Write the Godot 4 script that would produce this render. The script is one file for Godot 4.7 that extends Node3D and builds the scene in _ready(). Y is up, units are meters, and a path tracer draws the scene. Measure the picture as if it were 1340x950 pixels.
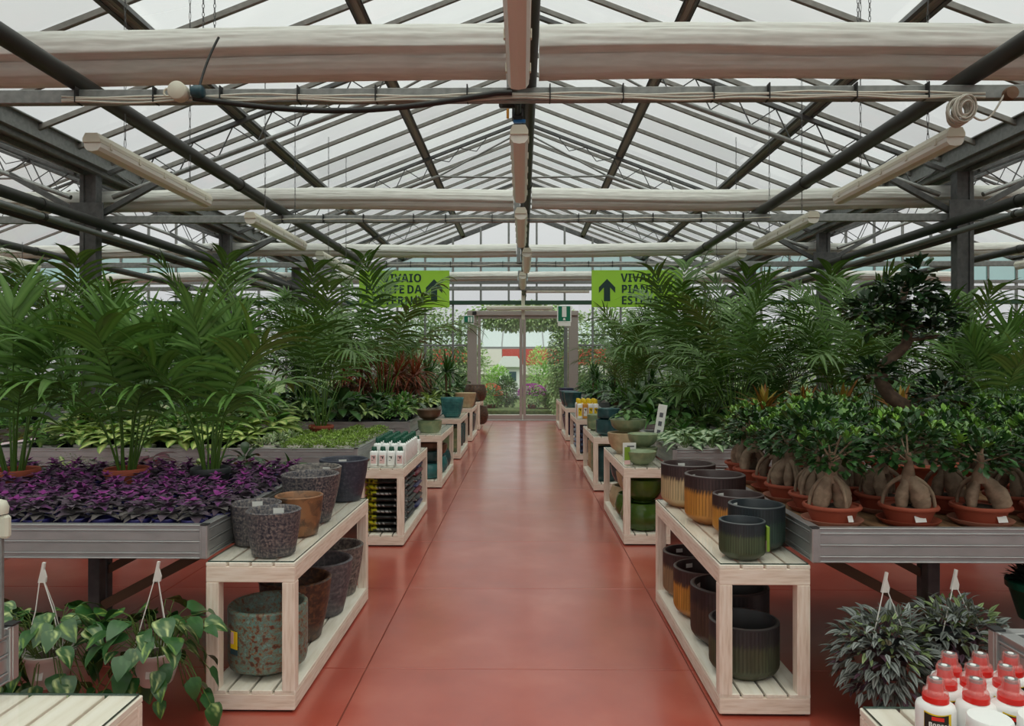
extends Node3D
# Greenhouse garden centre. Metres, y up, the aisle runs along -z. d means distance along the aisle: z = -d.

var M := {}            # materials by name
var used := {}         # top-level names already given
var rng := RandomNumberGenerator.new()
const ORD := ["first", "second", "third", "fourth", "fifth", "sixth", "seventh", "eighth", "ninth", "tenth", "eleventh", "twelfth", "thirteenth", "fourteenth", "fifteenth", "sixteenth", "seventeenth", "eighteenth", "nineteenth", "twentieth"]


class MB:
	# collects triangles; corners are given counter-clockwise as seen from outside and stored clockwise
	var v := PackedVector3Array()
	var n := PackedVector3Array()
	var c := PackedColorArray()
	var u := PackedVector2Array()
	var ix := PackedInt32Array()
	var col := Color(1, 1, 1)
	var xf := Transform3D()

	func put(p: Vector3, nn: Vector3, uv := Vector2.ZERO) -> int:
		v.push_back(xf * p)
		n.push_back((xf.basis * nn).normalized())
		c.push_back(col)
		u.push_back(uv)
		return v.size() - 1

	func tri(a: int, b: int, d: int) -> void:
		ix.push_back(a)
		ix.push_back(d)
		ix.push_back(b)

	func quad(a: Vector3, b: Vector3, d: Vector3, e: Vector3) -> void:
		var nn := (b - a).cross(e - a)
		if nn.length_squared() < 1e-16:
			nn = (d - b).cross(e - b)
		nn = nn.normalized()
		var i := put(a, nn, Vector2(0, 0))
		put(b, nn, Vector2(1, 0))
		put(d, nn, Vector2(1, 1))
		put(e, nn, Vector2(0, 1))
		tri(i, i + 1, i + 2)
		tri(i, i + 2, i + 3)

	func flat3(a: Vector3, b: Vector3, d: Vector3) -> void:
		var nn := (b - a).cross(d - a).normalized()
		var i := put(a, nn)
		put(b, nn)
		put(d, nn)
		tri(i, i + 1, i + 2)

	# box with chamfered edges
	func box(at: Vector3, size: Vector3, ch := 0.002, b := Basis()) -> void:
		var h := size * 0.5
		ch = minf(ch, minf(h.x, minf(h.y, h.z)) * 0.9)
		var pt := func(s: Vector3, ax: int) -> Vector3:
			var q := Vector3(s.x * (h.x - ch), s.y * (h.y - ch), s.z * (h.z - ch))
			q[ax] = s[ax] * h[ax]
			return at + b * q
		for ax in 3:
			var a1 := (ax + 1) % 3
			var a2 := (ax + 2) % 3
			for sg in [-1.0, 1.0]:
				var q := []
				for e in [[-1.0, -1.0], [1.0, -1.0], [1.0, 1.0], [-1.0, 1.0]]:
					var s := Vector3()
					s[ax] = sg
					s[a1] = e[0]
					s[a2] = e[1]
					q.append(pt.call(s, ax))
				if sg > 0.0:
					quad(q[0], q[1], q[2], q[3])
				else:
					quad(q[3], q[2], q[1], q[0])
			if ch > 0.0:
				for s1 in [-1.0, 1.0]:
					for s2 in [-1.0, 1.0]:
						var sa := Vector3()
						sa[a1] = s1
						sa[a2] = s2
						sa[ax] = -1.0
						var sb := sa
						sb[ax] = 1.0
						var p: Array = [pt.call(sa, a1), pt.call(sb, a1), pt.call(sb, a2), pt.call(sa, a2)]
						if s1 * s2 > 0.0:
							quad(p[3], p[2], p[1], p[0])
						else:
							quad(p[0], p[1], p[2], p[3])
		if ch > 0.0:
			for sx in [-1.0, 1.0]:
				for sy in [-1.0, 1.0]:
					for sz in [-1.0, 1.0]:
						var s := Vector3(sx, sy, sz)
						if sx * sy * sz > 0.0:
							flat3(pt.call(s, 0), pt.call(s, 1), pt.call(s, 2))
						else:
							flat3(pt.call(s, 2), pt.call(s, 1), pt.call(s, 0))

	func bar(a: Vector3, b: Vector3, w: float, h: float, ch := 0.0, up := Vector3.UP) -> void:
		# rectangular bar from a to b
		var f := (b - a)
		var l := f.length()
		f = f / l
		if absf(f.dot(up)) > 0.99:
			up = Vector3.RIGHT
		var s := up.cross(f).normalized()
		var t := f.cross(s)
		box((a + b) * 0.5, Vector3(w, h, l), ch, Basis(s, t, f))

	func tube(path: PackedVector3Array, rad: PackedFloat32Array, sides := 8, caps := true, flatten := 1.0) -> void:
		var cnt := path.size()
		var t0 := (path[1] - path[0]).normalized()
		var s := t0.cross(Vector3.UP)
		if s.length() < 0.05:
			s = t0.cross(Vector3.RIGHT)
		s = s.normalized()
		var first := v.size()
		for i in cnt:
			var t := (path[mini(i + 1, cnt - 1)] - path[maxi(i - 1, 0)]).normalized()
			s = (s - t * s.dot(t)).normalized()
			var w := t.cross(s)
			var r := rad[mini(i, rad.size() - 1)]
			for j in sides + 1:
				var an := TAU * j / sides
				var d := s * cos(an) + w * sin(an) * flatten
				put(path[i] + d * r, d, Vector2(float(j) / sides, float(i)))
		for i in cnt - 1:
			for j in sides:
				var a := first + i * (sides + 1) + j
				var b := a + sides + 1
				tri(a, a + 1, b)
				tri(a + 1, b + 1, b)
		if caps:
			for e in [0, cnt - 1]:
				var t := (path[1] - path[0]).normalized() * -1.0 if e == 0 else (path[cnt - 1] - path[cnt - 2]).normalized()
				var m := put(path[e], t)
				var k := v.size()
				for j in sides + 1:
					v.push_back(v[first + e * (sides + 1) + j])
					n.push_back((xf.basis * t).normalized())
					c.push_back(col)
					u.push_back(Vector2.ZERO)
				for j in sides:
					if e == 0:
						tri(m, k + j + 1, k + j)
					else:
						tri(m, k + j, k + j + 1)

	func rod(a: Vector3, b: Vector3, r: float, sides := 8, caps := true) -> void:
		tube(PackedVector3Array([a, b]), PackedFloat32Array([r]), sides, caps)

	# revolved profile: x = radius, y = height, listed so that the outside lies to the right of the direction of travel (going up)
	# squ > 2 squares the section off; zx squeezes it along z; ribs press flutes into points whose flag is set
	func lathe(pr: PackedVector2Array, segs := 32, cols := [], squ := 2.0, zx := 1.0, ribs := 0, rib_depth := 0.0, rib_from := 0, rib_to := 0) -> void:
		var cnt := pr.size()
		var sn := []
		for i in cnt - 1:
			var e := pr[i + 1] - pr[i]
			sn.append(Vector2(e.y, -e.x).normalized())
		for i in cnt - 1:
			var na: Vector2 = sn[i]
			var nb: Vector2 = sn[i]
			if i > 0 and sn[i].dot(sn[i - 1]) > 0.6:
				na = (sn[i] + sn[i - 1]).normalized()
			if i < cnt - 2 and sn[i].dot(sn[i + 1]) > 0.6:
				nb = (sn[i] + sn[i + 1]).normalized()
			var first := v.size()
			for k in 2:
				var p := pr[i + k]
				var nn := na if k == 0 else nb
				if cols.size() > 0:
					col = cols[i + k]
				for j in segs + 1:
					var an := TAU * j / segs
					var cs := cos(an)
					var si := sin(an)
					var f := 1.0
					if squ != 2.0:
						f = pow(pow(absf(cs), squ) + pow(absf(si), squ), -1.0 / squ)
					var r := p.x * f
					if ribs > 0 and i + k >= rib_from and i + k <= rib_to:
						r -= rib_depth * (0.5 + 0.5 * cos(an * ribs))
					var nx := Vector3(cs * nn.x, nn.y, si * nn.x)
					if squ != 2.0:
						var g := Vector2(signf(cs) * pow(absf(cs), squ - 1.0), signf(si) * pow(absf(si), squ - 1.0)).normalized()
						nx = Vector3(g.x * nn.x, nn.y, g.y * nn.x)
					nx.z /= maxf(zx, 0.05)
					put(Vector3(r * cs, p.y, r * si * zx), nx.normalized(), Vector2(float(j) / segs, p.y))
			for j in segs:
				var a := first + j
				var b := a + segs + 1
				tri(a, b, a + 1)
				tri(a + 1, b, b + 1)

	# flat outline (counter-clockwise in x, y) pushed from z0 to z1
	func prism(pts: PackedVector2Array, z0: float, z1: float) -> void:
		var idx := Geometry2D.triangulate_polygon(pts)
		var area := 0.0
		for i in pts.size():
			area += pts[i].cross(pts[(i + 1) % pts.size()])
		for z in [z0, z1]:
			var front: bool = z == z1
			var nn := Vector3(0, 0, 1) if front else Vector3(0, 0, -1)
			var k := v.size()
			for p in pts:
				put(Vector3(p.x, p.y, z), nn, p)
			for i in range(0, idx.size(), 3):
				var a := pts[idx[i]]
				var ccw := (pts[idx[i + 1]] - a).cross(pts[idx[i + 2]] - a) > 0.0
				if ccw == front:
					tri(k + idx[i], k + idx[i + 1], k + idx[i + 2])
				else:
					tri(k + idx[i], k + idx[i + 2], k + idx[i + 1])
		for i in pts.size():
			var a := pts[i]
			var b := pts[(i + 1) % pts.size()]
			if area > 0.0:
				quad(Vector3(a.x, a.y, z0), Vector3(b.x, b.y, z0), Vector3(b.x, b.y, z1), Vector3(a.x, a.y, z1))
			else:
				quad(Vector3(b.x, b.y, z0), Vector3(a.x, a.y, z0), Vector3(a.x, a.y, z1), Vector3(b.x, b.y, z1))

	# one leaf blade. sh: 0 ellipse, 1 lance, 2 heart, 3 strap, 4 widest near the tip. pat: 0 plain with paler midrib, 1 pale centre, 2 pale edge, 3 stripes, 4 streaks
	func leaf(base: Vector3, dir: Vector3, up: Vector3, ln: float, wd: float, sh: int, droop: float, fold: float, rows: int, cols: int, ca: Color, cb: Color, pat := 0, wave := 0.0, seed_at := 0.0) -> void:
		var d := dir.normalized()
		var side := d.cross(up)
		if side.length() < 0.01:
			side = d.cross(Vector3.RIGHT)
		side = side.normalized()
		var p := base
		var first := v.size()
		for i in rows + 1:
			var t := float(i) / rows
			var w := wd * 0.5
			match sh:
				0: w *= pow(sin(PI * clampf(t, 0.0, 1.0)), 0.8)
				1: w *= sin(PI * pow(t, 0.6))
				2: w *= pow(maxf(0.0, sin(PI * pow(t, 0.5))), 0.85)
				3: w *= minf(1.0, 0.35 + t * 4.0) * (1.0 - pow(t, 2.6))
				4: w *= sin(PI * pow(t, 1.5))
			if i == rows:
				w = 0.0
			elif i == 0:
				w = maxf(w, wd * 0.04)
			var up2 := side.cross(d).normalized()
			for j in cols + 1:
				var s := 2.0 * j / cols - 1.0
				var k := ca
				var tt := absf(s)
				match pat:
					0: k = ca.lerp(cb, 0.5 * maxf(0.0, 1.0 - tt * 2.0))
					1: k = cb.lerp(ca, clampf((tt - 0.25) * 2.2 + (t - 0.5) * 0.6 + 0.35 * sin(seed_at * 7.0 + t * 19.0), 0.0, 1.0))
					2: k = ca.lerp(cb, clampf((tt - 0.45) * 3.0 + 0.4 * sin(seed_at * 5.0 + t * 23.0 + s * 3.0), 0.0, 1.0))
					3: k = cb if (tt > 0.3 and tt < 0.8) else ca
					4: k = ca.lerp(cb, clampf(-0.35 + 1.1 * sin(seed_at * 9.1 + s * 4.0 + t * 2.0) * sin(seed_at * 3.3 + t * 3.0 - s * 2.0) + 0.7 * sin(s * 13.0 - t * 7.0 + seed_at * 5.0) * sin(t * 9.0 + seed_at), 0.0, 1.0))
				col = k
				put(p + side * (s * w) + up2 * (tt * w * fold + wave * wd * sin(t * 14.0 + s * 4.0 + seed_at)), up2 - side * (s * fold), Vector2(0.5 + s * 0.5, t))
			d = (d + Vector3.DOWN * (droop / rows)).normalized()
			p += d * (ln / rows)
		for i in rows:
			for j in cols:
				var a := first + i * (cols + 1) + j
				var b := a + cols + 1
				tri(a, a + 1, b)
				tri(a + 1, b + 1, b)

	func mesh() -> ArrayMesh:
		var am := ArrayMesh.new()
		var ar := []
		ar.resize(Mesh.ARRAY_MAX)
		ar[Mesh.ARRAY_VERTEX] = v
		ar[Mesh.ARRAY_NORMAL] = n
		ar[Mesh.ARRAY_COLOR] = c
		ar[Mesh.ARRAY_TEX_UV] = u
		ar[Mesh.ARRAY_INDEX] = ix
		am.add_surface_from_arrays(Mesh.PRIMITIVE_TRIANGLES, ar)
		return am


func lin(r: float, g: float, b: float) -> Color:
	return Color(r / 255.0, g / 255.0, b / 255.0).srgb_to_linear()

func srgb(r: float, g: float, b: float) -> Color:
	return Color(r / 255.0, g / 255.0, b / 255.0)

func rf(a: float, b: float) -> float:
	return rng.randf_range(a, b)

func at(x: float, y: float, d: float) -> Vector3:
	return Vector3(x, y, -d)

func numbered(called: String) -> String:
	if not used.has(called):
		used[called] = 0
		return called
	used[called] += 1
	return "%s_%03d" % [called, used[called]]

func tag(o: Node3D, label: String, category: String, group := "", kind := "") -> void:
	if label:
		o.set_meta("label", label)
	if category:
		o.set_meta("category", category)
	if group:
		o.set_meta("group", group)
	if kind:
		o.set_meta("kind", kind)

func thing(called: String, label: String, category: String, where := Vector3.ZERO, turn := 0.0, group := "", kind := "") -> Node3D:
	var o := Node3D.new()
	o.name = numbered(called)
	add_child(o)
	o.position = where
	o.rotation.y = turn
	tag(o, label, category, group, kind)
	return o

func part(parent: Node3D, called: String, mesh: Mesh, mat: Material, where := Vector3.ZERO, turn := 0.0, label := "") -> MeshInstance3D:
	var o := MeshInstance3D.new()
	o.name = called
	o.mesh = mesh
	o.material_override = mat
	parent.add_child(o, true)
	o.position = where
	o.rotation.y = turn
	if label:
		o.set_meta("label", label)
	return o

func partx(parent: Node3D, called: String, mesh: Mesh, mat: Material, xf: Transform3D) -> MeshInstance3D:
	var o := part(parent, called, mesh, mat)
	o.transform = xf
	return o

func solo(called: String, label: String, category: String, mesh: Mesh, mat: Material, where := Vector3.ZERO, turn := 0.0, group := "", kind := "") -> MeshInstance3D:
	var o := MeshInstance3D.new()
	o.name = numbered(called)
	o.mesh = mesh
	o.material_override = mat
	add_child(o)
	o.position = where
	o.rotation.y = turn
	tag(o, label, category, group, kind)
	return o

func copy(o: Node3D, label := "", where := Vector3.ZERO, turn := 0.0, group := "") -> Node3D:
	var r: Node3D = o.duplicate()
	var nm := String(o.name)
	var cut := nm.rfind("_")
	if cut > 0 and nm.substr(cut + 1).is_valid_int():
		nm = nm.substr(0, cut)
	r.name = numbered(nm)
	add_child(r)
	r.position = where
	r.rotation.y = turn
	if label:
		r.set_meta("label", label)
	if group:
		r.set_meta("group", group)
	return r

func noise(sd: int, freq: float, kind := FastNoiseLite.TYPE_SIMPLEX_SMOOTH, oct := 4, cellret := FastNoiseLite.RETURN_DISTANCE) -> FastNoiseLite:
	var f := FastNoiseLite.new()
	f.seed = sd
	f.frequency = freq
	f.noise_type = kind
	f.fractal_octaves = oct
	f.cellular_return_type = cellret
	return f

func ramp(stops: Array) -> Gradient:
	var g := Gradient.new()
	var o := PackedFloat32Array()
	var k := PackedColorArray()
	for s in stops:
		o.push_back(s[0])
		k.push_back(s[1])
	g.offsets = o
	g.colors = k
	return g

func ntex(f: FastNoiseLite, g: Gradient = null, size := 256, bump := false) -> NoiseTexture2D:
	var t := NoiseTexture2D.new()
	t.width = size
	t.height = size
	t.seamless = true
	t.noise = f
	if g:
		t.color_ramp = g
	if bump:
		t.as_normal_map = true
		t.bump_strength = 6.0
	return t

func mat(name: String, color: Color, rough := 0.6, metal := 0.0, vc := false) -> StandardMaterial3D:
	var m := StandardMaterial3D.new()
	m.resource_name = name
	m.albedo_color = color
	m.roughness = rough
	m.metallic = metal
	m.vertex_color_use_as_albedo = vc
	M[name] = m
	return m

func tri_tex(m: StandardMaterial3D, t: Texture2D, scale: Vector3, world := false) -> void:
	m.albedo_texture = t
	m.uv1_triplanar = true
	m.uv1_world_triplanar = world
	m.uv1_scale = scale

func boxmesh(size: Vector3, ch := 0.003, at0 := Vector3.ZERO) -> ArrayMesh:
	var b := MB.new()
	b.box(at0, size, ch)
	return b.mesh()

func materials() -> void:
	var wood := ntex(noise(3, 0.012, FastNoiseLite.TYPE_SIMPLEX_SMOOTH, 5), ramp([[0.0, srgb(214, 192, 174)], [0.4, srgb(233, 215, 199)], [0.6, srgb(238, 222, 208)], [1.0, srgb(245, 233, 221)]]), 512)
	for ax in 3:
		var m := mat(["wood_along_x", "wood_along_y", "wood_along_z"][ax], Color(1, 1, 1), 0.62)
		var sc := Vector3(9, 9, 9)
		sc[ax] = 0.9
		tri_tex(m, wood, sc)
	var pale := ntex(noise(9, 0.012, FastNoiseLite.TYPE_SIMPLEX_SMOOTH, 5), ramp([[0.0, srgb(232, 222, 206)], [0.5, srgb(243, 235, 222)], [1.0, srgb(249, 243, 233)]]), 256)
	var ps := mat("wood_pale", Color(1, 1, 1), 0.6)
	tri_tex(ps, pale, Vector3(9, 9, 0.9))
	var plank := ntex(noise(12, 0.012, FastNoiseLite.TYPE_SIMPLEX_SMOOTH, 5), ramp([[0.0, srgb(92, 64, 42)], [0.5, srgb(128, 94, 64)], [1.0, srgb(156, 120, 86)]]), 256)
	tri_tex(mat("wood_plank", Color(1, 1, 1), 0.75), plank, Vector3(8, 8, 1.0))
	# floor
	var fl := mat("floor_red", Color(1, 1, 1), 0.4)
	tri_tex(fl, ntex(noise(21, 0.006, FastNoiseLite.TYPE_SIMPLEX_SMOOTH, 6), ramp([[0.0, srgb(162, 66, 52)], [0.4, srgb(172, 73, 57)], [0.65, srgb(177, 79, 63)], [1.0, srgb(186, 96, 80)]]), 512), Vector3(0.55, 0.55, 0.55), true)
	fl.roughness_texture = ntex(noise(22, 0.01, FastNoiseLite.TYPE_SIMPLEX_SMOOTH, 5), ramp([[0.0, Color(0.72, 0.72, 0.72)], [1.0, Color(1, 1, 1)]]), 256)
	fl.metallic_specular = 0.6
	fl.clearcoat_enabled = true
	fl.clearcoat = 1.0
	fl.clearcoat_roughness = 0.2
	mat("floor_joint", srgb(126, 64, 52), 0.9)
	# metals
	var al := mat("aluminium", Color(1, 1, 1), 0.42, 0.75)
	tri_tex(al, ntex(noise(31, 0.01, FastNoiseLite.TYPE_SIMPLEX_SMOOTH, 5), ramp([[0.0, srgb(176, 176, 177)], [1.0, srgb(190, 190, 191)]]), 256), Vector3(2, 6, 2))
	mat("aluminium_bright", srgb(205, 204, 202), 0.3, 0.75)
	mat("black_cap", srgb(28, 28, 30), 0.5)
	var st := mat("steel", Color(1, 1, 1), 0.5, 0.45)
	tri_tex(st, ntex(noise(33, 0.02, FastNoiseLite.TYPE_SIMPLEX_SMOOTH, 4), ramp([[0.0, srgb(124, 126, 126)], [1.0, srgb(150, 152, 151)]]), 256), Vector3(3, 3, 3), true)
	var sd := mat("steel_dark", Color(1, 1, 1), 0.55, 0.3)
	tri_tex(sd, ntex(noise(34, 0.02, FastNoiseLite.TYPE_SIMPLEX_SMOOTH, 4), ramp([[0.0, srgb(76, 77, 79)], [1.0, srgb(102, 103, 104)]]), 256), Vector3(2, 2, 2), true)
	var gb := mat("bar_brown", Color(1, 1, 1), 0.55, 0.2)
	tri_tex(gb, ntex(noise(35, 0.02, FastNoiseLite.TYPE_SIMPLEX_SMOOTH, 4), ramp([[0.0, srgb(112, 110, 107)], [1.0, srgb(138, 136, 132)]]), 256), Vector3(1.5, 1.5, 1.5), true)
	mat("purlin_steel", srgb(176, 174, 166), 0.5, 0.2)
	mat("pipe_black", srgb(46, 46, 44), 0.5, 0.1)
	mat("pipe_grey", srgb(120, 124, 124), 0.45, 0.4)
	mat("green_paint", srgb(38, 70, 52), 0.5)
	mat("door_grey", srgb(168, 158, 154), 0.45, 0.3)
	mat("rust", srgb(112, 84, 66), 0.8)
	# glass
	var gl := mat("glass_clear", Color(0.92, 0.96, 0.95, 0.05), 0.05)
	gl.transparency = BaseMaterial3D.TRANSPARENCY_ALPHA
	var g2 := mat("roof_glass", Color(0.93, 0.95, 0.97, 0.14), 0.1)
	g2.transparency = BaseMaterial3D.TRANSPARENCY_ALPHA
	var g3 := mat("roof_glass_dusty", Color(0.9, 0.91, 0.93, 0.26), 0.15)
	g3.transparency = BaseMaterial3D.TRANSPARENCY_ALPHA
	var g4 := mat("roof_glass_milky", Color(0.93, 0.94, 0.96, 0.2), 0.12)
	g4.transparency = BaseMaterial3D.TRANSPARENCY_ALPHA
	g4.backlight_enabled = true
	g4.backlight = Color(0.45, 0.46, 0.47)
	var g5 := mat("glass_teal", Color(0.35, 0.62, 0.62, 0.5), 0.2)
	g5.transparency = BaseMaterial3D.TRANSPARENCY_ALPHA
	g5.backlight_enabled = true
	g5.backlight = Color(0.42, 0.66, 0.66)
	var g7 := mat("glass_grey", Color(0.72, 0.78, 0.78, 0.6), 0.2)
	g7.transparency = BaseMaterial3D.TRANSPARENCY_ALPHA
	var g6 := mat("shelf_glass", Color(0.9, 0.95, 0.93, 0.04), 0.08)
	g6.transparency = BaseMaterial3D.TRANSPARENCY_ALPHA
	mat("glass_edge", srgb(40, 66, 60), 0.2)
	# cloth
	var fb := mat("screen_cloth", Color(1, 1, 1), 0.95)
	tri_tex(fb, ntex(noise(41, 0.03, FastNoiseLite.TYPE_SIMPLEX_SMOOTH, 4), ramp([[0.0, srgb(206, 206, 202)], [1.0, srgb(232, 232, 229)]]), 256), Vector3(0.5, 4, 4), true)
	fb.backlight_enabled = true
	fb.backlight = Color(0.3, 0.29, 0.27)
	# plastics and paints
	mat("lamp_cream", srgb(208, 205, 190), 0.5)
	var dif := mat("lamp_diffuser", srgb(222, 221, 213), 0.3)
	dif.clearcoat_enabled = true
	mat("white_plastic", srgb(243, 244, 244), 0.35)
	mat("cable_white", srgb(196, 192, 182), 0.5)
	mat("cable_black", srgb(24, 24, 25), 0.5)
	mat("hanger_white", srgb(226, 222, 218), 0.4)
	mat("teal_plastic", srgb(36, 72, 84), 0.4)
	mat("blue_plastic", srgb(52, 132, 214), 0.4)
	mat("amber_plastic", srgb(206, 142, 40), 0.4)
	mat("paper", srgb(232, 231, 228), 0.7)
	mat("print_grey", srgb(98, 98, 106), 0.8)
	mat("print_dark", srgb(22, 26, 30), 0.7)
	mat("sign_green", srgb(156, 208, 58), 0.55)
	mat("sign_ink", srgb(12, 48, 46), 0.6)
	mat("exit_green", srgb(0, 112, 82), 0.5)
	mat("cap_green", srgb(14, 78, 58), 0.4)
	mat("red_plastic", srgb(222, 32, 24), 0.3)
	var pc := mat("pink_clear", Color(0.93, 0.6, 0.58, 0.3), 0.15)
	pc.transparency = BaseMaterial3D.TRANSPARENCY_ALPHA
	mat("label_black", srgb(34, 30, 24), 0.4)
	mat("label_yellow", srgb(240, 206, 30), 0.4)
	mat("label_green", srgb(126, 160, 52), 0.5)
	mat("label_pink", srgb(226, 188, 188), 0.5)
	mat("vertex_matte", Color(1, 1, 1), 0.8, 0.0, true)
	mat("vertex_satin", Color(1, 1, 1), 0.38, 0.0, true)
	mat("vertex_gloss", Color(1, 1, 1), 0.18, 0.0, true)
	# leaves
	var lf := mat("leaf", Color(1, 1, 1), 0.38, 0.0, true)
	lf.backlight_enabled = true
	lf.backlight = Color(0.48, 0.54, 0.26)
	lf.metallic_specular = 0.4
	var lg := mat("leaf_gloss", Color(1, 1, 1), 0.3, 0.0, true)
	lg.backlight_enabled = true
	lg.backlight = Color(0.22, 0.26, 0.12)
	lg.metallic_specular = 0.5
	var ls := mat("leaf_velvet", Color(1, 1, 1), 0.75, 0.0, true)
	ls.backlight_enabled = true
	ls.backlight = Color(0.24, 0.16, 0.26)
	ls.metallic_specular = 0.3
	ls.rim_enabled = true
	ls.rim = 0.35
	ls.rim_tint = 0.8
	# pots
	mat("terracotta", srgb(152, 72, 50), 0.75)
	mat("terracotta_pale", srgb(176, 118, 98), 0.8)
	mat("pot_plastic_dark", srgb(34, 38, 40), 0.5)
	mat("pot_plastic_blue", srgb(44, 40, 104), 0.5)
	mat("pot_plastic_white", srgb(206, 198, 194), 0.5)
	var soil := mat("soil", Color(1, 1, 1), 0.95)
	tri_tex(soil, ntex(noise(51, 0.08, FastNoiseLite.TYPE_SIMPLEX_SMOOTH, 3), ramp([[0.0, srgb(30, 22, 16)], [1.0, srgb(74, 58, 44)]]), 128), Vector3(6, 6, 6))
	mottled("glaze_navy", 61, 9.0, [[0.0, srgb(26, 28, 40)], [0.4, srgb(44, 46, 60)], [0.52, srgb(126, 116, 112)], [0.58, srgb(60, 56, 66)], [0.7, srgb(150, 138, 128)], [1.0, srgb(96, 92, 98)]], 0.5)
	mottled("glaze_navy_plain", 62, 6.0, [[0.0, srgb(32, 36, 50)], [0.6, srgb(50, 54, 70)], [1.0, srgb(98, 98, 104)]], 0.5)
	mottled("glaze_brown", 63, 1.6, [[0.0, srgb(48, 42, 38)], [0.45, srgb(84, 64, 50)], [0.58, srgb(146, 100, 66)], [1.0, srgb(150, 108, 76)]], 0.5)
	mottled("glaze_grey", 64, 5.5, [[0.0, srgb(44, 44, 48)], [0.45, srgb(84, 80, 80)], [0.62, srgb(134, 126, 120)], [1.0, srgb(164, 152, 142)]], 0.5)
	mottled("glaze_turquoise", 65, 4.6, [[0.0, srgb(66, 36, 28)], [0.36, srgb(112, 66, 48)], [0.44, srgb(150, 128, 96)], [0.5, srgb(84, 132, 126)], [0.6, srgb(112, 150, 142)], [0.66, srgb(120, 74, 54)], [0.74, srgb(96, 146, 140)], [1.0, srgb(150, 170, 160)]], 0.4)
	mottled("glaze_umber", 66, 4.0, [[0.0, srgb(40, 30, 26)], [0.55, srgb(68, 48, 40)], [0.7, srgb(118, 82, 52)], [1.0, srgb(80, 58, 46)]], 0.45)
	mottled("glaze_slate", 67, 5.0, [[0.0, srgb(52, 52, 58)], [0.5, srgb(86, 84, 90)], [1.0, srgb(142, 136, 134)]], 0.5)
	mottled("glaze_teal", 68, 1.2, [[0.0, srgb(38, 92, 96)], [1.0, srgb(74, 142, 140)]], 0.25)
	mottled("glaze_teal_dark", 69, 1.2, [[0.0, srgb(30, 62, 66)], [1.0, srgb(52, 92, 94)]], 0.25)
	mottled("glaze_green", 70, 1.1, [[0.0, srgb(50, 78, 28)], [1.0, srgb(80, 106, 40)]], 0.14)
	mottled("glaze_moss", 71, 1.4, [[0.0, srgb(96, 116, 88)], [0.55, srgb(128, 144, 110)], [1.0, srgb(170, 162, 124)]], 0.35)
	mottled("glaze_mud", 72, 1.4, [[0.0, srgb(70, 52, 40)], [1.0, srgb(104, 84, 62)]], 0.35)
	mottled("glaze_ink", 73, 1.4, [[0.0, srgb(24, 30, 56)], [1.0, srgb(44, 52, 86)]], 0.2)
	mottled("glaze_stone", 74, 1.6, [[0.0, srgb(160, 140, 108)], [1.0, srgb(200, 180, 146)]], 0.5)
	mottled("bark", 75, 2.6, [[0.0, srgb(96, 78, 62)], [0.5, srgb(134, 112, 92)], [1.0, srgb(166, 144, 122)]], 0.7)
	mottled("bark_dark", 76, 2.6, [[0.0, srgb(56, 42, 34)], [0.5, srgb(92, 72, 58)], [1.0, srgb(124, 100, 82)]], 0.8)
	# outside
	tri_tex(mat("paving_pale", Color(1, 1, 1), 0.9), ntex(noise(81, 0.02), ramp([[0.0, srgb(176, 172, 162)], [1.0, srgb(206, 202, 192)]]), 128), Vector3(0.6, 0.6, 0.6), true)
	tri_tex(mat("turf", Color(1, 1, 1), 0.95), ntex(noise(82, 0.06), ramp([[0.0, srgb(58, 78, 36)], [1.0, srgb(104, 120, 64)]]), 128), Vector3(0.8, 0.8, 0.8), true)
	mat("banner_red", srgb(188, 62, 50), 0.7)
	mat("banner_white", srgb(224, 220, 214), 0.7)
	mat("shed_white", srgb(226, 230, 232), 0.6)

func mottled(name: String, sd: int, scale: float, stops: Array, rough: float) -> void:
	var m := mat(name, Color(1, 1, 1), rough)
	var f := noise(sd, 0.028, FastNoiseLite.TYPE_SIMPLEX_SMOOTH, 5)
	f.domain_warp_enabled = true
	f.domain_warp_amplitude = 24.0
	tri_tex(m, ntex(f, ramp(stops), 256), Vector3(scale, scale, scale))

const RIDGE := 5.25
const PITCH := 0.385
const HALF := 4.5
const ZN := 5.6        # near end of the greenhouse, behind the camera
const ZF := -18.2      # far wall
const BAY := 3.5
const FRAME0 := 4.14   # distance of the first frame in view

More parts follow.
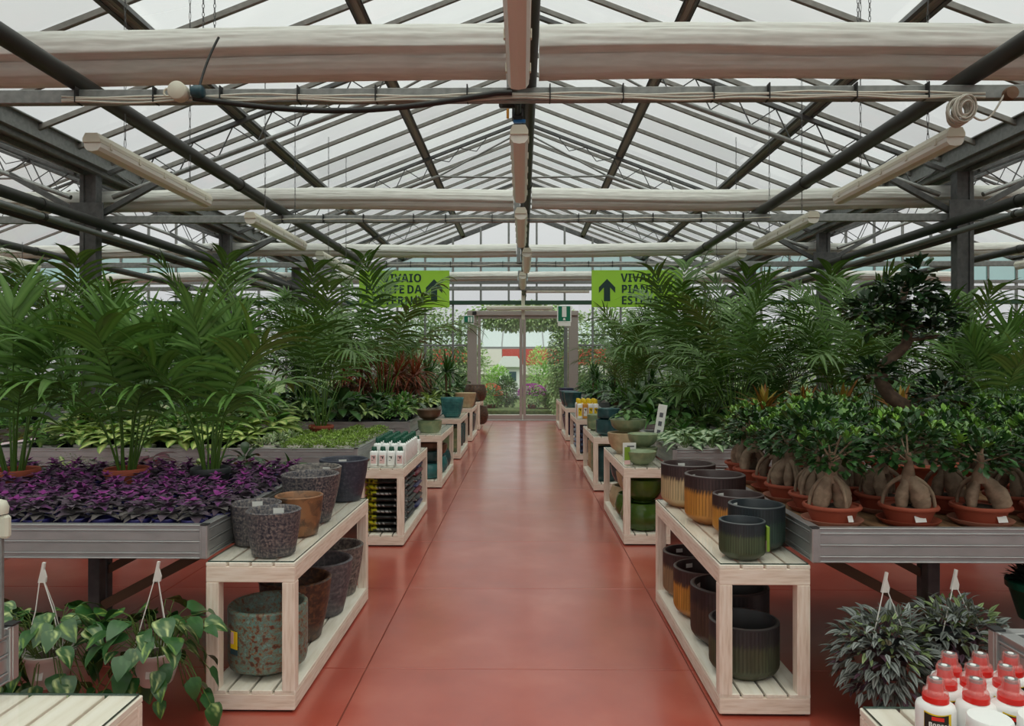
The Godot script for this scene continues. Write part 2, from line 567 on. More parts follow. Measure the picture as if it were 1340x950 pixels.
func _ready() -> void:
	rng.seed = 77
	# camera
	var cam := Camera3D.new()
	cam.name = "camera"
	cam.fov = 53.13
	cam.near = 0.05
	cam.far = 300.0
	cam.position = Vector3(0, 1.4, 0)
	cam.rotation = Vector3(0.0021, 0.01474, 0)
	add_child(cam)
	# sky: an even white overcast, brighter overhead as overcast skies are
	var we := WorldEnvironment.new()
	we.name = "world_environment"
	var env := Environment.new()
	env.background_mode = Environment.BG_SKY
	var sky := Sky.new()
	var sm := ProceduralSkyMaterial.new()
	sm.sky_top_color = Color(0.975, 1.0, 0.965)
	sm.sky_horizon_color = Color(0.665, 0.67, 0.68)
	sm.sky_curve = 0.6
	sm.ground_bottom_color = Color(0.36, 0.36, 0.34)
	sm.ground_horizon_color = Color(0.52, 0.53, 0.52)
	sm.sun_angle_max = 1.0
	sky.sky_material = sm
	env.sky = sky
	env.background_energy_multiplier = 1.62
	env.tonemap_mode = Environment.TONE_MAPPER_LINEAR
	env.tonemap_exposure = 0.87
	env.sdfgi_enabled = true
	env.ssao_enabled = true
	env.ssil_enabled = true
	we.environment = env
	add_child(we)
	# the brighter patch of cloud around the hidden sun: a very broad, soft light from high up
	var sun := DirectionalLight3D.new()
	sun.name = "sun_behind_cloud"
	sun.sky_mode = DirectionalLight3D.SKY_MODE_LIGHT_ONLY
	sun.light_angular_distance = 80.0
	sun.light_color = Color(0.975, 1.0, 0.93)
	sun.light_energy = 0.78
	sun.shadow_enabled = true
	sun.rotation = Vector3(deg_to_rad(-66), deg_to_rad(24), 0)
	add_child(sun)
	materials()
	build_floor()
	build_roofs()
	build_walls()
	build_frames()
	build_outside()
	build_pipes()
	build_rolls()
	build_lamps()
	build_stands()
	build_trays()
	build_signs()
	build_pots()
	build_goods()
	build_hanging()
	build_plants()


func build_floor() -> void:
	var fl := thing("floor", "red resin concrete floor with sawn joints running down the aisle", "floor", Vector3.ZERO, 0.0, "", "structure")
	part(fl, "joint_bed", boxmesh(Vector3(28.4, 0.1, 24.6), 0.0, Vector3(0, -0.056, -6.3)), M.floor_joint)
	var xs := [-3.7, -2.21, -0.72, 0.77, 2.26, 3.75]
	var slab := {}
	for i in 5:
		var d := -0.26
		while d < 18.0:
			var l := minf(1.2, 18.2 - d)
			var key := "%.2f %.2f" % [xs[i + 1] - xs[i], l]
			if not slab.has(key):
				slab[key] = boxmesh(Vector3(xs[i + 1] - xs[i] - 0.006, 0.05, l - 0.006), 0.0012, Vector3(0, -0.025, 0))
			part(fl, "floor_slab", slab[key], M.floor_red, at((xs[i] + xs[i + 1]) / 2.0, 0, d + l / 2.0))
			d += 1.2
	for s in [-1.0, 1.0]:
		part(fl, "side_floor", boxmesh(Vector3(10.3, 0.05, 24.6), 0.001, Vector3(8.9 * s, -0.025, -6.3)), M.floor_red)
	part(fl, "near_floor", boxmesh(Vector3(7.44, 0.05, 5.7), 0.001, Vector3(0.025, -0.025, 3.1)), M.floor_red)


func slope_y(x: float) -> float:
	return RIDGE - PITCH * x

func build_roofs() -> void:
	var names := ["ceiling", "ceiling", "ceiling"]
	var labels := ["pitched glass roof over the red aisle with steel glazing bars", "neighbouring glass roof beyond the gutter on the palm and purple tray side", "neighbouring glass roof beyond the gutter on the bonsai tray side"]
	for k in 3:
		var xc: float = [0.0, -9.15, 9.15][k]
		var c := thing(names[k], labels[k], "roof", Vector3(xc, 0, 0), 0.0, "", "structure")
		var step := 0.583 if k == 0 else 1.166
		var cnt := int(ceil((ZN - ZF) / step))
		var bar_b := MB.new()
		bar_b.bar(Vector3(0.03, slope_y(0.03), 0), Vector3(4.47, slope_y(4.47), 0), 0.034, 0.05, 0.004)
		var barm := bar_b.mesh()
		var panes := []
		for j in 3:
			var x0: float = [0.02, 1.5, 3.0][j]
			var x1: float = [1.5, 3.0, 4.46][j]
			var b := MB.new()
			var y := 0.034
			b.quad(Vector3(x0, slope_y(x0) + y, step), Vector3(x1, slope_y(x1) + y, step), Vector3(x1, slope_y(x1) + y, 0), Vector3(x0, slope_y(x0) + y, 0))
			panes.append(b.mesh())
		for i in cnt + 1:
			var z := minf(ZF + step * i, ZN)
			for s in [0.0, PI]:
				part(c, "glazing_bar", barm, M.bar_brown, Vector3(0, 0, z), s)
				if i < cnt:
					for j in 3:
						var r := rng.randf()
						var g: Material = M.roof_glass if r < 0.42 else (M.roof_glass_milky if r < 0.8 else M.roof_glass_dusty)
						part(c, "pane", panes[j], g, Vector3(0, 0, z if s == 0.0 else z + step), s)
		# purlins: an upturned channel with lips
		var pl := MB.new()
		var p0 := ZF
		var l := ZN - ZF
		pl.box(Vector3(0, 0, p0 + l / 2), Vector3(0.13, 0.012, l), 0.002)
		for s in [-1.0, 1.0]:
			pl.box(Vector3(0.02 * s, -0.012, p0 + l / 2), Vector3(0.012, 0.014, l), 0.002)
		var plm := pl.mesh()
		var lips := []
		for s in [-1.0, 1.0]:
			var lb := MB.new()
			lb.box(Vector3(0.059 * s, -0.03, p0 + l / 2), Vector3(0.012, 0.06, l), 0.002)
			lb.box(Vector3(0.05 * s, -0.056, p0 + l / 2), Vector3(0.03, 0.008, l), 0.001)
			lips.append(lb.mesh())
		for x in [1.5, 3.0]:
			for s in [-1.0, 1.0]:
				var o := part(c, "purlin", plm, M.purlin_steel, Vector3(x * s, slope_y(x) - 0.04, 0))
				o.rotation.z = -atan(PITCH) * s
				part(o, "lip", lips[0], M.steel_dark)
				part(o, "lip", lips[1], M.steel_dark)
		part(c, "ridge_beam", boxmesh(Vector3(0.1, 0.12, l), 0.004, Vector3(0, RIDGE - 0.04, p0 + l / 2)), M.bar_brown)
	# gutters between the spans
	for s in [-1.0, 1.0]:
		for x in [4.575, 13.72]:
			var g := MB.new()
			var l := ZN - ZF
			var zc := ZF + l / 2
			g.box(Vector3(0, 3.47, zc), Vector3(0.34, 0.02, l), 0.002)
			for e in [-1.0, 1.0]:
				g.box(Vector3(0.17 * e, 3.53, zc), Vector3(0.016, 0.15, l), 0.002)
				g.box(Vector3(0.19 * e, 3.6, zc), Vector3(0.05, 0.014, l), 0.002)
			g.box(Vector3(0.1, 3.435, zc), Vector3(0.03, 0.05, l), 0.002)
			g.box(Vector3(-0.1, 3.435, zc), Vector3(0.03, 0.05, l), 0.002)
			solo("gutter", ("steel gutter beam along the %s eave of the %s" % ["purple tray side" if s < 0 else "bonsai tray side", "roof over the aisle" if x < 6 else "far neighbouring roof"]), "gutter", g.mesh(), M.steel, Vector3(x * s, 0, 0), 0.0, "", "structure")


func build_walls() -> void:
	# far wall with the sliding door
	var w := thing("wall_back", "glazed end wall of the greenhouse around the sliding door", "wall", Vector3(0, 0, ZF), 0.0, "", "structure")
	var mull := boxmesh(Vector3(0.05, 1.0, 0.06), 0.003, Vector3(0, 0.5, 0))
	var xs := []
	for i in 40:
		xs.append(-13.65 + 0.7 * i)
	var top_of := func(x: float) -> float:
		var ax := absf(x)
		if ax > 4.575:
			ax = absf(ax - 9.15)
		return slope_y(minf(ax, 4.5))
	for x in xs:
		var lo := 0.0 if absf(x) > 1.5 else 2.95
		partx(w, "mullion", mull, M.steel, Transform3D(Basis.from_scale(Vector3(1, top_of.call(x) - lo, 1)), Vector3(x, lo, 0)))
	for i in xs.size() - 1:
		var a: float = xs[i] + 0.025
		var b: float = xs[i + 1] - 0.025
		for r in [[0.34, 1.86, "glass_clear"], [1.9, 2.9, "glass_clear"], [3.0, 3.42, "glass_clear"], [3.5, 4.12, "glass_teal"], [4.16, 9.0, "glass_clear"]]:
			if r[0] < 2.9 and a > -1.5 and b < 1.5:
				continue
			var ta := minf(r[1], top_of.call(a))
			var tb := minf(r[1], top_of.call(b))
			if r[0] < 2.9:
				if b > -1.4 and a < -1.4:
					b = -1.4
				if a < 1.4 and b > 1.4:
					a = 1.4
			if maxf(ta, tb) <= r[0] + 0.05:
				continue
			var g := MB.new()
			g.quad(Vector3(a, r[0], 0), Vector3(b, r[0], 0), Vector3(b, maxf(tb, r[0] + 0.02), 0), Vector3(a, maxf(ta, r[0] + 0.02), 0))
			part(w, "pane", g.mesh(), M[r[2]])
			a = xs[i] + 0.025
			b = xs[i + 1] - 0.025
	for s in [-1.0, 1.0]:
		part(w, "plinth", boxmesh(Vector3(12.25, 0.34, 0.14), 0.005, Vector3(7.525 * s, 0.17, 0)), M.paving_pale)
		part(w, "rail", boxmesh(Vector3(12.25, 0.05, 0.07), 0.004, Vector3(7.525 * s, 1.88, 0)), M.steel)
	part(w, "header_beam", boxmesh(Vector3(27.3, 0.1, 0.12), 0.006, Vector3(0, 2.95, 0.02)), M.green_paint)
	part(w, "rail", boxmesh(Vector3(27.3, 0.08, 0.08), 0.004, Vector3(0, 3.46, 0)), M.steel)
	part(w, "rail", boxmesh(Vector3(27.3, 0.05, 0.07), 0.004, Vector3(0, 4.14, 0)), M.steel)
	part(w, "beam", boxmesh(Vector3(2.6, 0.1, 0.1), 0.004, Vector3(-0.02, 3.66, 0.1)), M.steel_dark)
	for k in 3:
		for s in [-1.0, 1.0]:
			var xc: float = [0.0, -9.15, 9.15][k]
			var e := MB.new()
			e.bar(Vector3(xc, RIDGE - 0.05, 0), Vector3(xc + 4.5 * s, slope_y(4.5) - 0.05, 0), 0.06, 0.1, 0.004)
			part(w, "verge_bar", e.mesh(), M.steel_dark)
	# sliding door
	var d := thing("door_1", "grey framed sliding glass door at the far end of aisle", "door", Vector3(0, 0, ZF + 0.02), 0.0, "", "structure")
	for s in [-1.0, 1.0]:
		part(d, "jamb", boxmesh(Vector3(0.24, 2.72, 0.14), 0.008, Vector3(1.265 * s, 1.36, 0)), M.door_grey)
		var lf := part(d, "door_leaf", frame_mesh(1.12, 2.6, 0.075, 0.05, 0.12), M.door_grey, Vector3(0.565 * s, 0.02, 0.04))
		var g := MB.new()
		g.quad(Vector3(-0.485, 0.12, 0), Vector3(0.485, 0.12, 0), Vector3(0.485, 2.53, 0), Vector3(-0.485, 2.53, 0))
		part(lf, "pane", g.mesh(), M.glass_clear)
	part(d, "door_header", boxmesh(Vector3(2.77, 0.12, 0.2), 0.01, Vector3(0, 2.68, 0.02)), M.door_grey)
	part(d, "threshold", boxmesh(Vector3(2.3, 0.02, 0.2), 0.004, Vector3(0, 0.01, 0)), M.aluminium)
	part(d, "sensor", boxmesh(Vector3(0.1, 0.09, 0.08), 0.008, Vector3(-1.2, 2.68, 0.15)), M.black_cap)
	# the other three walls
	for k in 3:
		var nm: String = ["wall_left", "wall_right", "wall_front"][k]
		var lb: String = ["glazed side wall far beyond the palms over the purple tray", "glazed side wall far beyond the bonsai tray", "glazed gable wall behind the photographer"][k]
		var sw := thing(nm, lb, "wall", Vector3.ZERO, 0.0, "", "structure")
		var l := ZN - ZF if k < 2 else 27.5
		var n := 17 if k < 2 else 20
		for i in n + 1:
			var t := -l / 2 + l * i / n
			var o := part(sw, "mullion", mull, M.steel, side_at(k, t, 0.0))
			o.scale.y = 3.5 if k < 2 else top_of.call(clampf(t, -13.6, 13.6))
		for i in n:
			var g := MB.new()
			var a := -l / 2 + l * i / n + 0.025
			var b := -l / 2 + l * (i + 1) / n - 0.025
			var ta: float = 3.42 if k < 2 else top_of.call(clampf(a, -13.6, 13.6))
			var tb: float = 3.42 if k < 2 else top_of.call(clampf(b, -13.6, 13.6))
			g.quad(side_at(k, a, 0.4), side_at(k, b, 0.4), side_at(k, b, tb), side_at(k, a, ta))
			part(sw, "pane", g.mesh(), M.glass_clear)
		var pb := MB.new()
		pb.bar(side_at(k, -l / 2, 0.2), side_at(k, l / 2, 0.2), 0.14, 0.4, 0.004)
		part(sw, "plinth", pb.mesh(), M.paving_pale)
		var rb := MB.new()
		rb.bar(side_at(k, -l / 2, 1.9), side_at(k, l / 2, 1.9), 0.07, 0.06, 0.004)
		part(sw, "rail", rb.mesh(), M.steel)

func side_at(k: int, t: float, y: float) -> Vector3:
	var zc := (ZN + ZF) / 2
	return Vector3(-13.72, y, zc - t) if k == 0 else (Vector3(13.72, y, zc + t) if k == 1 else Vector3(-t, y, ZN))

# a rectangular frame standing on y = 0: w wide, h high, stile width st, depth dp, bottom rail br
func frame_mesh(w: float, h: float, st: float, dp: float, br: float) -> ArrayMesh:
	var b := MB.new()
	for s in [-1.0, 1.0]:
		b.box(Vector3((w / 2 - st / 2) * s, h / 2, 0), Vector3(st, h, dp), 0.005)
	b.box(Vector3(0, h - st / 2, 0), Vector3(w - 2 * st, st, dp), 0.004)
	b.box(Vector3(0, br / 2, 0), Vector3(w - 2 * st, br, dp), 0.004)
	return b.mesh()


func build_frames() -> void:
	# steel frames: lattice rafters, tie beams and the columns under the gutters
	var up := MB.new()
	var low := MB.new()
	var web := MB.new()
	var brace := MB.new()
	for s in [-1.0, 1.0]:
		up.bar(Vector3(0.0, RIDGE - 0.13, 0), Vector3(4.4 * s, slope_y(4.4) - 0.13, 0), 0.045, 0.045, 0.004)
		var pts := PackedVector3Array([Vector3(1.3 * s, slope_y(1.3) - 0.46, 0), Vector3(4.35 * s, slope_y(4.35) - 0.4, 0)])
		low.tube(pts, PackedFloat32Array([0.026]), 10)
		low.tube(PackedVector3Array([Vector3(1.3 * s, slope_y(1.3) - 0.46, 0), Vector3(0.1 * s, RIDGE - 0.98, 0)]), PackedFloat32Array([0.016]), 8)
		low.tube(PackedVector3Array([Vector3(1.3 * s, slope_y(1.3) - 0.46, 0), Vector3(0.06 * s, RIDGE - 0.3, 0)]), PackedFloat32Array([0.014]), 8)
		for i in 9:
			var x0 := 0.55 + 0.42 * i
			var ya := slope_y(x0) - 0.15
			var f := 0.42 if x0 > 1.2 else 0.3
			web.rod(Vector3(x0 * s, ya, 0), Vector3((x0 + 0.16) * s, slope_y(x0 + 0.16) - f, 0), 0.007, 6)
			web.rod(Vector3((x0 + 0.42) * s, slope_y(x0 + 0.42) - 0.15, 0), Vector3((x0 + 0.16) * s, slope_y(x0 + 0.16) - f, 0), 0.007, 6)
	for s in [-1.0, 1.0]:
		brace.bar(Vector3(4.5 * s, 2.98, 0), Vector3(3.7 * s, 3.42, 0), 0.05, 0.06, 0.004)
	var ms := [up.mesh(), low.mesh(), web.mesh(), brace.mesh()]
	var beam := boxmesh(Vector3(9.0, 0.078, 0.05), 0.004)
	var wher := ["first", "second", "third", "fourth"]
	for k in range(-2, 4):
		var d := FRAME0 + BAY * k
		for j in 3:
			var xc: float = [0.0, -9.15, 9.15][j]
			var span: String = ["over the aisle", "in the neighbouring span past the palms", "in the neighbouring span past the bonsai"][j]
			var seen: String = "%s lattice roof truss from the camera, %s" % [wher[k], span] if k >= 0 else "lattice roof truss %s the camera, %s" % ["just above" if k == -1 else "behind", span]
			var t := thing("roof_truss", seen, "truss", at(xc, 0, d), 0.0, "", "structure")
			part(t, "upper_chord", ms[0], M.steel_dark)
			part(t, "lower_chord", ms[1], M.steel)
			part(t, "web", ms[2], M.steel_dark)
			part(t, "brace", ms[3], M.steel_dark)
			part(t, "tie_beam", beam, M.steel, Vector3(0, 2.935, 0))
			if j == 0:
				part(t, "hanger_plate", boxmesh(Vector3(0.06, 0.34, 0.04), 0.003, Vector3(-0.06, 3.12, 0.05)), M.steel)
	var cb := MB.new()
	cb.box(Vector3(0, 1.7, 0), Vector3(0.15, 3.4, 0.12), 0.004)
	for s in [-1.0, 1.0]:
		cb.box(Vector3(0.065 * s, 1.7, 0.066), Vector3(0.045, 3.4, 0.02), 0.003)
	var colm := cb.mesh()
	var plate := boxmesh(Vector3(0.35, 0.2, 0.02), 0.003)
	for k in range(-2, 4):
		for x in [-4.575, 4.575, -13.6, 13.6]:
			var d := FRAME0 + BAY * k
			if absf(x) > 10.0:
				d += 0.0
			var lab := "%s steel column %s, %s" % [["nearest", "second", "third", "fourth"][maxi(k, 0)], "beside the purple tray" if x < 0 else "beside the bonsai tray", "under the near gutter" if absf(x) < 10 else "in the far side wall"]
			if k < 0:
				lab = "steel column %s the camera %s, %s" % ["level with" if k == -1 else "behind", "beside the purple tray" if x < 0 else "beside the bonsai tray", "under the near gutter" if absf(x) < 10 else "in the far side wall"]
			var c := thing("column", lab, "column", at(x, 0, d), 0.0, "", "structure")
			part(c, "post", colm, M.steel_dark)
			part(c, "base_plate", boxmesh(Vector3(0.3, 0.015, 0.26), 0.002, Vector3(0, 0.0075, 0)), M.steel)
			if absf(x) < 10:
				part(c, "head_plate", plate, M.steel_dark, Vector3(0, 3.0, 0.09))


func build_pipes() -> void:
	var l := 20.4
	var z0 := -18.0
	for r in [["heating_pipe", "black heating pipe running under the ridge above the aisle", 0.052, 0.028, 3.02, "pipe_black"],
		["heating_pipe", "black heating pipe high over the purple tray, left of aisle", 0.052, -2.57, 3.028, "pipe_black"],
		["heating_pipe", "black heating pipe high over the bonsai tray, right of aisle", 0.052, 2.53, 3.028, "pipe_black"],
		["heating_pipe", "black heating pipe along the columns beside the purple tray", 0.052, -4.38, 2.86, "pipe_black"],
		["heating_pipe", "black heating pipe along the columns beside the bonsai tray", 0.052, 4.42, 2.86, "pipe_black"],
		["heating_pipe", "black heating pipe past the columns beyond the purple tray", 0.052, -4.86, 2.86, "pipe_black"],
		["heating_pipe", "black heating pipe past the columns beyond the bonsai tray", 0.052, 4.9, 2.86, "pipe_black"],
		["water_pipe", "thin grey pipe under the black pipe on the purple tray side", 0.03, -4.36, 2.745, "pipe_grey"],
		["water_pipe", "thin grey pipe under the black pipe on the bonsai tray side", 0.03, 4.4, 2.745, "pipe_grey"],
		["heating_pipe", "outer black heating pipe two metres past the columns, purple tray side", 0.052, -6.8, 2.98, "pipe_black"],
		["heating_pipe", "outer black heating pipe two metres past the columns, bonsai tray side", 0.052, 6.8, 2.98, "pipe_black"]]:
		var p := thing(r[0], r[1], "pipe", Vector3(r[3], r[4], 0))
		var b := MB.new()
		b.tube(PackedVector3Array([Vector3(0, 0, z0), Vector3(0, 0, z0 + l)]), PackedFloat32Array([r[2]]), 20)
		part(p, "tube", b.mesh(), M[r[5]])
		var cl := MB.new()
		cl.tube(PackedVector3Array([Vector3(0, 0, -0.02), Vector3(0, 0, 0.02)]), PackedFloat32Array([r[2] + 0.007]), 20)
		var clm := cl.mesh()
		for k in 4:
			part(p, "joint_ring", clm, M.pipe_black, Vector3(0, 0, -FRAME0 - BAY * k - 2.4))
	# cables strapped to the first tie beams
	for k in 3:
		var d := FRAME0 + BAY * k - 0.045
		var t := thing("cable_run", "%s run of pale cables strapped along the cross beam" % ["nearest", "second", "third"][k], "cables", at(0, 2.935, d))
		for j in (3 if k == 0 else 1):
			var pts := PackedVector3Array()
			var sd := rf(0, 9)
			for i in 70:
				var x := -2.62 + 5.2 * i / 69.0
				pts.push_back(Vector3(x, -0.012 - 0.014 * j + 0.01 * sin(x * 7.0 + sd) * sin(x * 3.1 + j), 0.01 - 0.004 * absf(sin(x * 5.0))))
			var b := MB.new()
			b.tube(pts, PackedFloat32Array([0.0065]), 6)
			part(t, "cable", b.mesh(), M.cable_white)
		var tie := boxmesh(Vector3(0.007, 0.09, 0.075), 0.001)
		for i in 12:
			part(t, "zip_tie", tie, M.cable_black, Vector3(-2.5 + 0.44 * i + rf(-0.1, 0.1), 0, -0.02))
	var h := MB.new()
	var hp := PackedVector3Array()
	for i in 40:
		var u := i / 39.0
		hp.push_back(Vector3(lerpf(-1.86, -0.06, u), 2.905 - 0.085 * sin(PI * minf(1.0, u * 1.05)) + 0.02 * u, -FRAME0 + 0.07))
	h.tube(hp, PackedFloat32Array([0.016]), 10)
	solo("hose", "black hose sagging below the nearest cross beam", "hose", h.mesh(), M.cable_black)
	# round lamp, coil and socket on the first beam
	var sp := thing("junction_box", "round cream junction box on the nearest cross beam", "box", at(-1.93, 2.93, FRAME0 - 0.09))
	var sb := MB.new()
	sb.xf = Transform3D(Basis(Vector3.RIGHT, PI / 2), Vector3.ZERO)
	sb.lathe(PackedVector2Array([Vector2(0.0, -0.03), Vector2(0.046, -0.03), Vector2(0.052, -0.02), Vector2(0.052, 0.035), Vector2(0.047, 0.04), Vector2(0, 0.042)]), 28)
	part(sp, "body", sb.mesh(), M.lamp_cream)
	var rb := MB.new()
	var rp := PackedVector3Array()
	for i in 17:
		var an := TAU * i / 16
		rp.push_back(Vector3(-0.065 + 0.022 * cos(an), 0.022 * sin(an), 0))
	rb.tube(rp, PackedFloat32Array([0.006]), 6, false)
	part(sp, "lug", rb.mesh(), M.lamp_cream)
	var so := thing("power_socket", "dark teal plug socket beside the round cream box", "socket", at(-1.83, 2.935, FRAME0 - 0.085))
	var ob := MB.new()
	ob.xf = Transform3D(Basis(Vector3.FORWARD, PI / 2), Vector3.ZERO)
	ob.lathe(PackedVector2Array([Vector2(0, -0.03), Vector2(0.03, -0.03), Vector2(0.036, -0.01), Vector2(0.036, 0.025), Vector2(0.028, 0.035), Vector2(0, 0.035)]), 20)
	part(so, "body", ob.mesh(), M.teal_plastic)
	var cp := MB.new()
	var cps := PackedVector3Array()
	for i in 12:
		var u := i / 11.0
		cps.push_back(Vector3(0.02 * u + 0.05 * u * u, 0.02 + 0.34 * u, -0.02 - 0.1 * u))
	cp.tube(cps, PackedFloat32Array([0.007]), 6)
	part(so, "cord", cp.mesh(), M.cable_black)
	var co := MB.new()
	for j in 22:
		var ring := PackedVector3Array()
		var tl := rf(-0.6, 0.6)
		var rr := rf(0.032, 0.078)
		for i in 21:
			var an := TAU * i / 20
			ring.push_back(Vector3(rr * 0.85 * cos(an) + 0.012 * tl, rr * sin(an) - 0.085, 0.004 * (j - 11) + tl * 0.06 * sin(an)))
		co.tube(ring, PackedFloat32Array([0.0055]), 6, false)
	var coil := thing("cable_coil", "coil of grey cable hung from the nearest cross beam", "cable", at(2.44, 2.9, FRAME0 - 0.07))
	part(coil, "loops", co.mesh(), M.cable_white)
	var cd := MB.new()
	var cdp := PackedVector3Array()
	for i in 14:
		var u := i / 13.0
		cdp.push_back(Vector3(0.03 + 0.2 * u, -0.1 + 0.1 * u - 0.09 * sin(PI * u), 0.01))
	cd.tube(cdp, PackedFloat32Array([0.0055]), 6)
	part(coil, "loose_end", cd.mesh(), M.cable_white)
	var rs := thing("rusty_lamp_holder", "round rusty fitting where the cables end on the beam", "fitting", at(2.7, 2.9, FRAME0 - 0.08))
	var rsb := MB.new()
	rsb.xf = Transform3D(Basis(Vector3.RIGHT, PI / 2), Vector3.ZERO)
	rsb.lathe(PackedVector2Array([Vector2(0, -0.02), Vector2(0.034, -0.02), Vector2(0.038, 0.0), Vector2(0.034, 0.025), Vector2(0, 0.028)]), 18)
	part(rs, "body", rsb.mesh(), M.rust)
	# valves under the ridge pipe
	var vv := thing("valve_assembly", "black irrigation valves with blue handles under the ridge pipe", "valve", at(-0.03, 2.945, FRAME0 + 0.22))
	var vb := MB.new()
	vb.rod(Vector3(0, 0.0, 0.1), Vector3(0, -0.03, -0.55), 0.022, 12)
	vb.rod(Vector3(-0.1, -0.02, 0.1), Vector3(0.03, 0.01, 0.0), 0.018, 10)
	vb.box(Vector3(0, 0.0, -0.1), Vector3(0.07, 0.09, 0.1), 0.01)
	vb.box(Vector3(0, -0.02, -0.35), Vector3(0.06, 0.07, 0.09), 0.01)
	part(vv, "valve_body", vb.mesh(), M.cable_black)
	part(vv, "handle", boxmesh(Vector3(0.075, 0.018, 0.03), 0.004, Vector3(0.01, -0.05, -0.1)), M.blue_plastic, Vector3.ZERO, 0.0, "blue handle")
	part(vv, "handle", boxmesh(Vector3(0.06, 0.035, 0.03), 0.004, Vector3(-0.01, -0.045, -0.33)), M.blue_plastic, Vector3.ZERO, 0.0, "blue handle")
	part(vv, "tag", boxmesh(Vector3(0.016, 0.06, 0.012), 0.003, Vector3(-0.06, -0.03, -0.02)), M.amber_plastic, Vector3.ZERO, 0.0, "amber tag")


func roll_mesh(len: float, hgt: float, dep: float, sd: int, notch: float) -> ArrayMesh:
	# gathered shade cloth lying along x from 0 to len, with lengthwise folds
	var f := noise(sd, 1.0, FastNoiseLite.TYPE_SIMPLEX_SMOOTH, 3)
	var b := MB.new()
	var ns := 84
	var nx := int(len / 0.09)
	var first := 0
	var ring := func(i: int, j: int) -> Vector3:
		var x := len * i / nx
		var an := TAU * j / ns
		var y := sin(an)
		var z := cos(an)
		var rr := 0.055 * f.get_noise_3d(x * 0.5, y * 3.4 + 0.4 * sin(x * 1.3), z * 3.4)
		var wr := f.get_noise_3d(x * 0.9 + 40.0, y * 11.0, z * 11.0)
		rr -= 0.05 * maxf(0.0, 0.16 - absf(wr)) / 0.16 * smoothstep(-0.3, 0.2, y)
		var low := -0.34 + 0.16 * f.get_noise_2d(x * 0.28, 7.0)
		# the lower fold lies further back than the one above it
		var back := smoothstep(low + 0.05, low - 0.03, y) * notch * (1.0 if z > -0.35 else maxf(0.0, 1.0 + (z + 0.35) * 3.0))
		var pinch := notch * 0.5 * exp(-pow((y - low) / 0.05, 2.0)) * (1.0 if z > 0.0 else 0.0)
		var r := 1.0 + rr
		return Vector3(x, hgt * 0.5 * y * r + 0.018 * sin(x * 1.1 + sd), dep * 0.5 * (z * r - back * 1.1 - pinch))
	var pts := []
	for i in nx + 1:
		var row := PackedVector3Array()
		for j in ns:
			row.push_back(ring.call(i, j))
		pts.append(row)
	for i in nx + 1:
		for j in ns + 1:
			var jj := j % ns
			var du: Vector3 = pts[mini(i + 1, nx)][jj] - pts[maxi(i - 1, 0)][jj]
			var dv: Vector3 = pts[i][(jj + 1) % ns] - pts[i][(jj + ns - 1) % ns]
			b.put(pts[i][jj], dv.cross(du) * -1.0, Vector2(float(i), float(j)))
	for i in nx:
		for j in ns:
			var a := i * (ns + 1) + j
			var e := a + ns + 1
			b.tri(a, e, a + 1)
			b.tri(a + 1, e, e + 1)
	for e in [0, nx]:
		var m := b.put(Vector3(len * e / nx, 0, 0), Vector3(-1 if e == 0 else 1, 0, 0))
		var k := b.v.size()
		for j in ns:
			b.put(pts[e][j], Vector3(-1 if e == 0 else 1, 0, 0))
		for j in ns:
			if e == 0:
				b.tri(m, k + j, k + (j + 1) % ns)
			else:
				b.tri(m, k + (j + 1) % ns, k + j)
	return b.mesh()

func build_rolls() -> void:
	var d0 := FRAME0 + 0.26
	for k in 4:
		var hgt: float = [0.3, 0.225, 0.2, 0.19][k]
		for s in [-1.0, 1.0]:
			var ln := 9.0
			var m := roll_mesh(ln, hgt, hgt * 0.92, 100 + k * 2 + int(s), 0.34 if k == 0 else 0.2)
			var yy: float = [3.29, 3.2, 3.2, 3.2][k]
			var lab := "%s gathered white shade cloth from the camera, %s half" % [ORD[k], "left" if s < 0 else "right"]
			solo("shade_cloth", lab, "shade cloth", m, M.screen_cloth, at(-0.1 - ln if s < 0 else 0.1, yy, d0 + BAY * k))


func lamp_meshes(len: float) -> Array:
	# sealed strip lamp along z, centred
	var body := MB.new()
	body.xf = Transform3D(Basis(Vector3.RIGHT, PI / 2), Vector3.ZERO)
	var half := len / 2
	var b := MB.new()
	var sec := PackedVector2Array([Vector2(-0.052, -0.004), Vector2(0.052, -0.004), Vector2(0.052, 0.018), Vector2(0.036, 0.05), Vector2(-0.036, 0.05), Vector2(-0.052, 0.018)])
	b.prism(sec, -half, half)
	var dd := MB.new()
	var ds := PackedVector2Array([Vector2(-0.05, -0.004), Vector2(-0.048, -0.03), Vector2(-0.034, -0.05), Vector2(0.0, -0.056), Vector2(0.034, -0.05), Vector2(0.048, -0.03), Vector2(0.05, -0.004)])
	dd.prism(ds, -half + 0.01, half - 0.01)
	var cl := MB.new()
	for i in 5:
		for s in [-1.0, 1.0]:
			cl.box(Vector3(0.053 * s, 0.0, -half + 0.12 + (len - 0.24) * i / 4.0), Vector3(0.008, 0.04, 0.022), 0.002)
	return [b.mesh(), dd.mesh(), cl.mesh()]

func chain_mesh(ln: float) -> ArrayMesh:
	var b := MB.new()
	var n := int(ln / 0.026)
	for i in n:
		var p := PackedVector3Array()
		for j in 7:
			var an := TAU * j / 6
			var q := Vector3(0.007 * cos(an), 0.016 * sin(an), 0)
			if i % 2 == 1:
				q = Vector3(0, q.y, q.x)
			p.push_back(q + Vector3(0, 0.013 + 0.026 * i, 0))
		b.tube(p, PackedFloat32Array([0.0022]), 4, false)
	return b.mesh()

